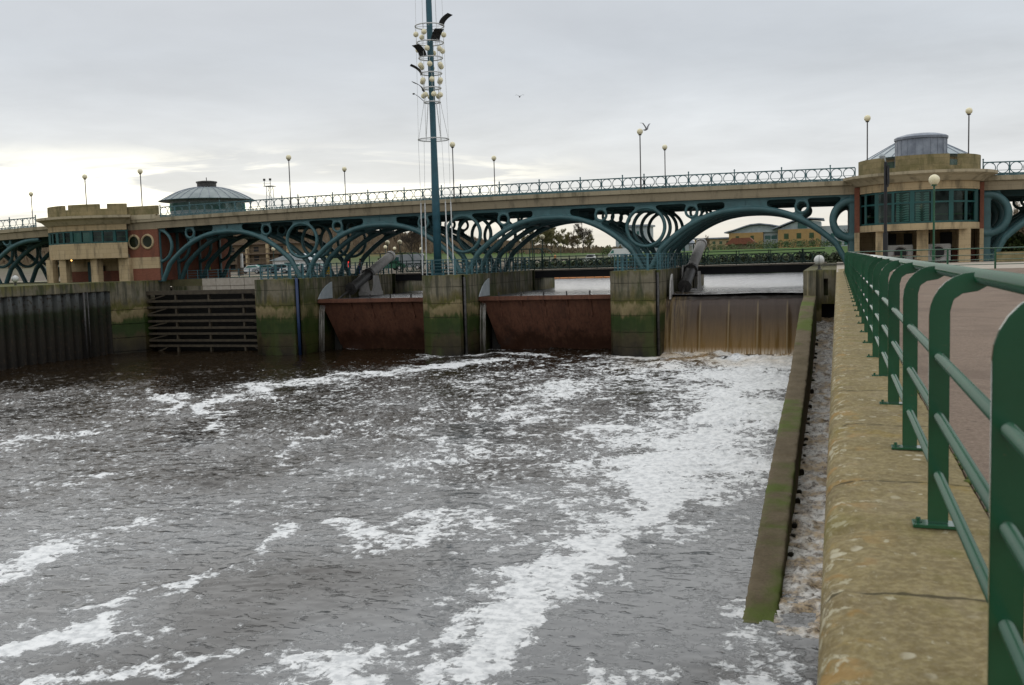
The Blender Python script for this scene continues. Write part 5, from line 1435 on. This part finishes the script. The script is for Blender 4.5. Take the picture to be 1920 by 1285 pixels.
# ================================================================== VEHICLES ON THE BANKS
def vehicle(x, y, z, rot, kind, mat, label):
    t = empty('parked_van' if kind == 'van' else 'parked_car', (x, y, z), label, kind, 'vehicles parked beyond the barrage'); 
    L, W = (5.2, 1.95) if kind == 'van' else (4.2, 1.7)
    if kind == 'van': side = [(-2.55, .35), (-2.6, 1.0), (-2.3, 1.15), (-1.6, 2.1), (-1.3, 2.3), (2.5, 2.35), (2.6, 2.2), (2.6, .35)]
    else: side = [(-2.1, .3), (-2.12, .62), (-1.9, .78), (-1.05, .92), (-.45, 1.38), (.85, 1.44), (1.65, 1.0), (2.08, .9), (2.12, .3)]
    m = MB(); m.slab([(a, b) for a, b in side], 'Y', -W / 2, W / 2); b = m.mesh('body', mat, bevel=.07)
    def put(me, name, par):
        o = bpy.data.objects.new(name, me); COL.objects.link(o); o.parent = par; return o
    bo = put(b, 'body', t)
    gm = MB()
    if kind == 'van':
        for s_ in (-1, 1): gm.add([(-2.0, s_ * (W / 2 + .004), 1.2), (-1.1, s_ * (W / 2 + .004), 1.2), (-1.1, s_ * (W / 2 + .004), 1.95), (-1.55, s_ * (W / 2 + .004), 1.95)], [(0, 1, 2, 3)])
        gm.add([(-2.29, -.82, 1.2), (-2.29, .82, 1.2), (-1.66, .75, 2.06), (-1.66, -.75, 2.06)], [(0, 1, 2, 3)])
        gm.box(2.6, 2.606, -.8, .8, 1.35, 2.0)
    else:
        for s_ in (-1, 1): gm.add([(-.95, s_ * (W / 2 + .004), .96), (1.3, s_ * (W / 2 + .004), 1.0), (.8, s_ * (W / 2 + .004), 1.34), (-.4, s_ * (W / 2 + .004), 1.30)], [(0, 1, 2, 3)])
        gm.add([(-1.03, -.7, .965), (-1.03, .7, .965), (-.5, .6, 1.37), (-.5, -.6, 1.37)], [(0, 1, 2, 3)])
        gm.add([(.9, -.6, 1.435), (.9, .6, 1.435), (1.62, .7, 1.04), (1.62, -.7, 1.04)], [(0, 1, 2, 3)])
    put(gm.mesh('windows', M['glass']), 'windows', bo)
    wx = (-1.7, 1.6) if kind == 'van' else (-1.3, 1.3)
    wm = MB(); wm.lathe((0, 0, 0), [(.001, .1), (.2, .1), (.32, .08), (.34, 0), (.32, -.08), (.2, -.1), (.001, -.1)], 16); wm.v = [(a, c, b_) for a, b_, c in wm.v]; wme = wm.mesh('wheel', M['rubber'])
    hm = MB(); hm.lathe((0, 0, 0), [(.001, .115), (.19, .108), (.19, -.108), (.001, -.115)], 12); hm.v = [(a, c, b_) for a, b_, c in hm.v]; hme = hm.mesh('rim', M['grey_metal'])
    for wx_ in wx:
        for s_ in (-1, 1):
            o = put(wme, 'wheel', t); o.location = (wx_, s_ * (W / 2 - .08), .34); put(hme, 'rim', o)
    t.rotation_euler = (0, 0, rot)
wht = simple('white car paint', (.6, .6, .6), (.68, .68, .68), 1, .25); slv = simple('silver car paint', (.30, .32, .34), (.36, .38, .4), 1, .25, .4); dkc = simple('dark car paint', (.02, .025, .04), (.03, .035, .05), 1, .2); grn = simple('green car paint', (.02, .09, .05), (.03, .12, .07), 1, .3)
vehicle(sx_(1164, 238), 238, .85, .1, 'van', wht, 'white van parked on the grass between the third arch and the waterfall pier')
vehicle(sx_(1186, 246), 246, .95, .2, 'van', wht, 'second white van seen through the V of the waterfall pier arches')
vehicle(sx_(768, 133), 133, .15, .35, 'van', slv, 'silver van parked beyond the mast stays on the left bank')
vehicle(sx_(738, 131), 131, .15, .4, 'car', grn, 'green car parked behind the left hydraulic ram')
for i, (x, y, r_, mt, lab) in enumerate(((sx_(478, 138), 138, .3, wht, 'white car leftmost in the row behind the blue pole pier fence'), (sx_(504, 137), 137, .35, slv, 'silver car second in the row behind the blue pole pier fence'), (sx_(530, 136), 136, .3, dkc, 'dark car third in the row behind the blue pole pier fence'), (sx_(556, 134), 134, .4, wht, 'white car fourth in the row behind the blue pole pier fence'), (sx_(592, 133), 133, .35, slv, 'silver car at the right end of the row on the left bank'))):
    vehicle(x, y, .15, r_, 'car', mt, lab)
BX = sx_(1110, 171)
# small white boat on the far bank
bt = empty('small_boat', (BX, 171, .3), 'small white boat lying on the far bank behind the footbridge', 'boat')
m = MB(); pl = [(-1.9, 0), (-1.2, -.7), (.4, -.85), (1.9, -.75), (1.9, .75), (.4, .85), (-1.2, .7)]
n = len(pl); m.add([(BX + a * .85, 171 + b * .6, .42) for a, b in pl] + [(BX + a, 171 + b, 1.15) for a, b in pl], [tuple(range(n))] + [(i, (i + 1) % n, n + (i + 1) % n, n + i) for i in range(n)] + [tuple(range(n, 2 * n))]); m.build('hull', M['white'], bt)
m = MB(); m.slab([(BX - .7, 1.16), (BX - .4, 1.75), (BX + .8, 1.75), (BX + 1, 1.16)], 'Y', 170.5, 171.5); m.build('cabin', M['white'], bt)
m = MB(); m.slab([(BX - .5, 1.3), (BX - .3, 1.65), (BX + .65, 1.65), (BX + .75, 1.3)], 'Y', 170.46, 170.495); m.build('windows', M['black'], bt)
m = MB(); m.box(BX - 1.4, BX + 1.6, 170.7, 171.3, .3, .41); m.build('cradle', M['dark_steel'], bt)

# ================================================================== FAR BUILDINGS
def block(root, x0, x1, y0, y1, z0, z1, mat, name='wall'):
    m = MB(); m.box(x0, x1, y0, y1, z0, z1); return m.build(name, M[mat], root)
def windows(root, x0, x1, y, zs, n, w_, h, mat='glass'):
    for z in zs:
        for k in range(n):
            x = x0 + (x1 - x0) * (k + .5) / n
            m = MB(); m.box(x - w_ / 2, x + w_ / 2, y - .04, y + .1, z, z + h); m.build('window', M[mat], root)
def curved_roof(root, pts, y0, y1, mat='roof_grey', th=.7):
    m = MB(); m.slab(pts + [(x, z - th) for x, z in reversed(pts)], 'Y', y0, y1); return m.build('roof', M[mat], root)
uy = 450
uni = empty('campus_building', (-30, uy, 2.4), 'yellow brick campus building with a swooping grey roof, left of its twin', 'building', 'campus buildings on the far bank')
block(uni, -46.5, -31.5, uy, uy + 25, 1, 10.2, 'yellow_brick')
m = MB(); m.slab([(-46.5, 10.2), (-42, 11.8), (-37, 13.3), (-31.5, 13.4), (-25, 12.2), (-25, 10.2)], 'Y', uy + 1, uy + 24); m.build('upper_wall', M['roof_grey'], uni)
curved_roof(uni, [(-48.5, 10.8), (-44, 11.9), (-40, 13.2), (-37, 14.0), (-33, 14.3), (-28, 13.6), (-23.5, 12.6)], uy - 1, uy + 26, 'lead', .5)
block(uni, -31.4, -25, uy + 2, uy + 24, 1, 10.1, 'pale_grey', 'link_wall')
windows(uni, -46, -33, uy, (3.4, 6.6), 2, 1.5, 2.2); windows(uni, -31, -25.4, uy + 2, (3.0, 7.0), 2, 2.4, 1.7)
un2 = empty('campus_building', (-12, uy, 2.4), 'yellow brick campus building partly behind the right arch foot, right of its twin', 'building', 'campus buildings on the far bank')
block(un2, -24.9, -6.8, uy - 3, uy + 25, 1, 11.0, 'yellow_brick')
m = MB(); m.slab([(-24.9, 11), (-20, 13.2), (-16, 14.6), (-12, 14.6), (-6.8, 14), (-6.8, 11)], 'Y', uy - 2, uy + 24); m.build('upper_wall', M['roof_grey'], un2)
curved_roof(un2, [(-27.5, 11.6), (-23, 13.2), (-19, 14.7), (-15.5, 15.5), (-11, 15.8), (-5.5, 15.3)], uy - 4, uy + 26, 'lead', .5)
block(un2, -6.7, 6, uy + 2, uy + 24, 1, 12.0, 'pale_grey', 'wing_wall'); windows(un2, -6, 5, uy + 2, (3.4, 7.0), 4, 1.6, 1.8)
windows(un2, -24, -8, uy - 3, (3.4, 6.8), 3, 2.0, 2.4); m = MB(); m.box(-16.5, -12.5, uy - 2.2, uy - 1.98, 11.2, 14); m.build('window', M['glass'], un2)
un3 = empty('campus_building', (-58, 480, 2.4), 'low pale campus wing with a flat roof left of the yellow brick blocks', 'building')
block(un3, -66, -47.5, 480, 500, 1, 8.4, 'sandstone'); block(un3, -67, -46.8, 479, 501, 8.4, 9.0, 'lead', 'roof'); windows(un3, -65, -48.5, 480, (3.0, 5.8), 5, 1.3, 1.4)
un4 = empty('barrel_roof_hall', (-76, 490, 2.4), 'pale hall with a rounded barrel roof behind the right ram', 'building')
m = MB(); m.slab([(-81, 1)] + [(-75.5 - 5.5 * cos(a), 5.5 + 4.4 * sin(a)) for a in [pi * k / 12 for k in range(13)]] + [(-70, 1)], 'Y', 490, 510); m.build('wall', M['pale_grey'], un4)
m = MB(); o_ = [(-75.5 - 5.9 * cos(a), 5.5 + 4.8 * sin(a)) for a in [pi * k / 12 for k in range(13)]]; i_ = [(-75.5 - 5.5 * cos(a), 5.5 + 4.41 * sin(a)) for a in [pi * k / 12 for k in range(12, -1, -1)]]; m.slab(o_ + i_, 'Y', 489, 511); m.build('roof', M['lead'], un4)
windows(un4, -79.5, -71.5, 490, (3.2,), 3, 1.5, 2.4)
un5 = empty('low_shed', (-92, 470, 2.4), 'long low pale shed on the far bank left of the barrel roofed hall', 'building')
block(un5, -100, -82, 470, 490, 1, 6.6, 'roof_grey'); m = MB(); m.slab([(-100.6, 6.6), (-91, 8.6), (-81.4, 6.6)], 'Y', 469.5, 490.5); m.build('roof', M['lead'], un5); windows(un5, -99, -83, 470, (3.6,), 6, 1.4, 1.2)
off = empty('office_block', (-106, 420, 2.4), 'grey stone office block glimpsed left of the waterfall pier arch', 'building')
block(off, -114, -97, 520, 540, 1, 17, 'pale_grey'); block(off, -115, -96, 519, 541, 17, 18, 'lead', 'roof'); windows(off, -113, -98, 520, (4, 8, 12.5), 6, 1.3, 2.0)
br_sh = empty('red_roof_cabin', (-32, 330, 2.4), 'small brown cabin with a red pitched roof on the far grass', 'cabin')
block(br_sh, -34.5, -26, 330, 336, 2, 4.2, 'timber'); m = MB(); m.slab([(-35.4, 4.1), (-33, 6.2), (-27.4, 6.2), (-25.2, 4.1)], 'Y', 329.4, 336.6); m.build('roof', M['brick'], br_sh)
wb = empty('white_shed', (-97, 160, .15), 'low white shed with a shallow pitched roof behind the blue pole pier', 'shed')
block(wb, -101, -94, 160, 168, 0, 2.3, 'white'); m = MB(); m.slab([(-101.6, 2.3), (-97, 3.6), (-93.4, 2.3)], 'Y', 159.6, 168.4); m.build('roof', M['roof_grey'], wb); m = MB(); m.box(-98.5, -96.5, 159.95, 160, .15, 1.9); m.build('door', M['teal_dark'], wb)
bh = empty('timber_building', (-123, 180, .15), 'brown timber banded building with pale columns under the leftmost arch', 'building')
block(bh, -135, -109, 180, 192, 0, 6.0, 'twigs_brown'); m = MB(); m.box(-136, -108, 179.2, 193, 6.0, 6.35); m.build('roof', M['timber'], bh)
for z in (1.9, 3.9):
    m = MB(); m.box(-135.5, -108.5, 178.8, 179.99, z, z + .22); m.build('balcony', M['timber'], bh)
    m = MB(); m.bar((-135.5, 178.85, z + 1.1), (-108.5, 178.85, z + 1.1), .08, .1)
    for k in range(19): m.bar((-135.5 + 1.5 * k, 178.85, z + .2), (-135.5 + 1.5 * k, 178.85, z + 1.1), .06, .06)
    m.build('balcony_rail', M['timber'], bh)
for k in range(6):
    m = MB(); m.box(-134.5 + 5 * k, -133.9 + 5 * k, 178.9, 179.5, 0, 6); m.build('column', M['sandstone'], bh)
windows(bh, -134, -110, 180, (.9, 2.6, 4.5), 8, 1.2, 1.0, 'interior')
gb = empty('green_roof_hut', (-128, 150, .15), 'low hut with a green roof at the far left beyond the arch', 'hut')
block(gb, -133, -121, 150, 156, 0, 2.2, 'timber'); m = MB(); m.slab([(149.4, 2.2), (153, 3.6), (156.6, 2.2)], 'X', -133.5, -120.5); m.build('roof', M['foot_green'], gb)
# lattice floodlight tower far left
ft = empty('floodlight_tower', (-208, 330, 2), 'pale lattice floodlight tower on the skyline between dome and lamp', 'tower')
tx, ty = -208, 330
m = MB()
for sx in (-1, 1):
    for sy in (-1, 1): m.bar((tx + sx * 1.5, ty + sy * 1.5, 0), (tx + sx * .9, ty + sy * .9, 32), .16, .16)
for k in range(12):
    z0, z1 = k * 2.66, k * 2.66 + 2.66; h0 = 1.5 - .6 * z0 / 32; h1 = 1.5 - .6 * z1 / 32
    s_ = 1 if k % 2 else -1
    for yy in (-1, 1): m.bar((tx - s_ * h0, ty + yy * h0, z0), (tx + s_ * h1, ty + yy * h1, z1), .09, .09)
m.build('lattice', M['pale_grey'], ft)
m = MB(); m.box(tx - 1.7, tx + 1.7, ty - 1.7, ty + 1.7, 32, 32.3); m.box(tx - 1.7, tx + 1.7, ty - 1.7, ty - 1.6, 33.0, 33.1); m.build('platform', M['pale_grey'], ft)
for xx in (-1.3, 1.3):
    m = MB(); m.bar((tx + xx, ty - 1.5, 32.3), (tx + xx, ty - 1.5, 34.2), .15, .15); m.box(tx + xx - .35, tx + xx + .35, ty - 1.8, ty - 1.2, 34.2, 35.0); m.build('floodlight', M['dark_steel'], ft)

# ================================================================== TREES AND SHRUBS
def tree_mesh(seed, h, spread, twig, leafy):
    r = random.Random(seed); tr = MB(); cr = MB()
    def twigs(p, q, n, L):
        for k in range(n):
            c = p.lerp(q, r.uniform(.15, 1)); u = ((q - p).normalized() * .7 + Vector((r.uniform(-1, 1), r.uniform(-1, 1), r.uniform(-.2, 1)))).normalized()
            sd_ = u.cross(Vector((r.uniform(-1, 1), r.uniform(-1, 1), r.uniform(-1, 1)))).normalized() * leafy * r.uniform(.6, 1.4)
            cr.add([c - sd_, c + u * L * r.uniform(.6, 1.3), c + sd_], [(0, 1, 2)])
    def grow(p, d, L, rad, lev):
        q = p + d * L
        mid = p.lerp(q, .5) + Vector((r.uniform(-1, 1), r.uniform(-1, 1), 0)) * L * .05
        (tr if lev < 2 else cr).tube([p, mid, q], [rad, rad * .85, rad * .7], 5 if lev < 2 else 3, False)
        if lev >= 2: twigs(p, q, twig if lev > 2 else 4, .55)
        if lev >= 4: return
        n = 4 if lev else 10
        for k in range(n):
            f = r.uniform(.3, 1.0) if lev else .22 + .78 * (k + r.random()) / n
            c = p.lerp(q, f); a = r.uniform(0, 2 * pi); el = r.uniform(.5, 1.1)
            nd = (d * el + Vector((cos(a), sin(a), r.uniform(.1, .5))) * spread).normalized()
            grow(c, nd, L * r.uniform(.42, .60) * (1.12 - .62 * f if lev == 0 else 1), max(.012, rad * .42), lev + 1)
        grow(q, (d + Vector((r.uniform(-.3, .3), r.uniform(-.3, .3), .3))).normalized(), L * .42, max(.012, rad * .6), lev + 1)
    grow(Vector((0, 0, -.2)), Vector((0, 0, 1)), h * .70, h * .018, 0)
    return tr, cr
kinds = []
for sd_, tw, lf, mt in ((3, 5, .026, 'twigs'), (11, 6, .03, 'twigs'), (23, 3, .012, 'bark'), (31, 4, .016, 'twigs_brown')):
    a, b = tree_mesh(sd_, 8.0, .75, tw, lf); kinds.append((a.mesh('trunk', M['bark'], recalc=False), b.mesh('crown', M[mt], recalc=False)))
def plant_tree(k, x, y, s, label, group):
    z = float(land_z(np.array(x), np.array(y)))
    t = empty('bare_tree', (x, y, z), label, 'tree', group); t.scale = (s, s, s); t.rotation_euler = (0, 0, rnd.uniform(0, 6))
    for nm, me in zip(('trunk', 'crown'), kinds[k]):
        o = bpy.data.objects.new(nm, me); COL.objects.link(o); o.parent = t
TR = [(1003, 330, .95, 0, 'olive twigged tree leftmost of the group seen through the third arch'), (1022, 318, 1.15, 1, 'olive twigged tree beside the footbridge lamps under the third arch'),
      (1040, 335, 1.05, 0, 'tall olive tree with a pointed top under the third arch'), (1062, 345, .85, 1, 'low rounded olive tree in the middle of the third arch'),
      (1078, 330, .8, 3, 'brownish tree left of the darkest bare tree under the third arch'), (1097, 322, 1.2, 2, 'tallest dark bare tree with open twigs under the third arch'), (1110, 338, .75, 0, 'small olive tree right of the tallest bare tree')]
TR += [(992, 345, .8, 1, 'small olive tree at the left end of the group seen through the third arch'), (1031, 350, .9, 0, 'olive tree standing between the two tallest left trees of the third arch'),
       (1051, 340, .8, 0, 'low olive tree just left of the rounded middle tree under the third arch'), (1070, 352, .75, 1, 'low bushy olive tree just right of the rounded middle tree'), (1088, 348, .85, 1, 'olive tree filling the gap left of the darkest bare tree')]
for px, Y, s, k, lab in TR: plant_tree(k, sx_(px, Y), Y, s * 1.12, lab, 'winter trees on the far bank')
for px, Y, s, k, lab in ((778, 230, 1.25, 2, 'thin bare tree beside the mast stays under the second arch'), (792, 236, 1.1, 3, 'brown bare tree just left of the mast under the second arch'), (745, 330, .9, 3, 'small bare tree on the hill skyline under the second arch'),
                         (1330, 440, .8, 3, 'brown winter tree behind the right hydraulic ram'), (1395, 430, .55, 3, 'small reddish tree before the yellow brick campus building'), (1527, 425, .5, 3, 'small brown tree before the right campus building'),
                         (1890, 135, 1.25, 3, 'brown bare tree right of the gatehouse, left of two'), (1925, 140, 1.4, 3, 'brown bare tree at the right edge beyond the bridge'), (1600, 330, .9, 2, 'bare tree seen through the ring left of the gatehouse'), (500, 200, .85, 3, 'brown bare tree under the leftmost arch crown')):
    plant_tree(k, sx_(px, Y), Y, s, lab, 'winter trees on the far bank')
def bush(x, y, z, w_, h, label, seed, n=900, group='shrubs beyond the quay', leaf=1.):
    r = random.Random(seed); t = empty('shrub', (x, y, z), label, 'shrub', group)
    m = MB(); s_ = MB()
    for k in range(5):
        a = r.uniform(0, 6.3); s_.tube([(x, y, z - .05), (x + w_ * .3 * cos(a), y + w_ * .3 * sin(a), z + h * .6)], [.04, .015], 4)
    for k in range(n):
        a = r.uniform(0, 6.3); q = r.random() ** .4; e = r.uniform(.05, 1)
        p = Vector((x + cos(a) * q * w_ * math.sqrt(max(0, 1 - e * e * .8)), y + sin(a) * q * w_ * math.sqrt(max(0, 1 - e * e * .8)), z + h * e * (.75 + .3 * sin(a * 3 + seed) * q)))
        u = Vector((r.uniform(-1, 1), r.uniform(-1, 1), r.uniform(-.4, 1))).normalized() * h * .08 * leaf; v = u.cross(Vector((r.uniform(-1, 1), r.uniform(-1, 1), 1))).normalized() * h * .05 * leaf
        m.add([p - v, p + u, p + v, p - u], [(0, 1, 2, 3)])
    m.build('foliage', M['leaf' if leaf < 1.5 else 'leaf_dark'], t, recalc=False); s_.build('stem', M['bark'], t)
for px, Y, w_, h, lab in ((1880, 96, 2.2, 2.6, 'bright green shrub just right of the gatehouse under the arch'), (1905, 92, 2.0, 2.2, 'green shrub right of the bright shrub by the gatehouse'), (1935, 94, 2.4, 2.6, 'green shrub at the right edge above the low wall')):
    bush(sx_(px, Y), Y, 0, w_, h, lab, px)
for i, (px, Y, w_, h) in enumerate(((1345, 300, 3, 2.0), (1362, 305, 3.5, 1.8), (1382, 310, 3, 2.0), (1418, 300, 3.5, 2.4), (1440, 305, 3.5, 2.8), (1462, 300, 3.2, 2.5), (1490, 305, 3.5, 2.7), (1515, 300, 3.2, 2.4), (1540, 300, 3.4, 2.6), (1566, 304, 3.2, 2.4), (1143, 280, 2.2, 2.6))):
    x = sx_(px, Y)
    labs = ['leftmost low hedge bush before the far campus, beside the ram', 'low hedge bush second from the ram', 'low hedge bush left of the red roofed cabin', 'hedge bush just right of the red roofed cabin', 'hedge bush before the grey link of the campus', 'hedge bush under the right end of the grey link', 'hedge bush before the left of the right campus block', 'hedge bush before the middle of the right campus block', 'hedge bush before the right of the right campus block', 'hedge bush at the foot of the right arch', 'dark bush beside the white van on the far grass']
    bush(x, Y, float(land_z(np.array(x), np.array(float(Y)))), w_, h, labs[i], i + 50, 500, 'hedge bushes on the far bank')
for i in range(26):
    px = 985 + i * 24; Y = 167 + (i % 3) * .7; x = sx_(px, Y)
    bush(x, Y, -.9, 2.4, 1.75 + .4 * (i * 7 % 5) / 5, 'dark shrub in the continuous row along the far water edge behind the footbridge', i + 200, 500, 'row of shrubs along the far water edge', 1.7)
# woodland on the hill: one far-off mass
r = random.Random(99); wm_ = MB()
for k in range(26000):
    ang = R_(r.uniform(16.5, 50) if r.random() < .95 else r.uniform(12, 17)); d = r.uniform(330, 620) if r.random() < .75 else r.uniform(455, 500)
    x, y = -d * sin(ang), d * cos(ang); z = float(np.interp(0, [0], [0]))
    wm_.v.append((x, y, 0)); 
P_ = np.array(wm_.v); wm_.v = []
Zg = land_z(P_[:, 0], P_[:, 1])
for (x, y, _), z in zip(P_, Zg):
    h = r.uniform(1.2, 4.2) * (1 if x * .31 < -y * .0965 else .5); w2 = r.uniform(.3, 1.1); a = r.uniform(0, 3.14)
    dx_, dy_ = cos(a) * w2, sin(a) * w2; zb_ = z + r.uniform(-.5, 1.5); l = r.uniform(-.6, .6)
    wm_.add([(x - dx_ * .3, y - dy_ * .3, zb_), (x + dx_ * .3, y + dy_ * .3, zb_), (x + dx_ + l, y + dy_, zb_ + h * .6), (x + l, y, zb_ + h), (x - dx_ + l, y - dy_, zb_ + h * .55)], [(0, 1, 2, 3, 4)])
wo_ = wm_.build('hillside_woodland', M['twigs_brown'], None, recalc=False)
wo_['label'] = 'brown winter woodland covering the far hillside'; wo_['category'] = 'woodland'; wo_['kind'] = 'stuff'
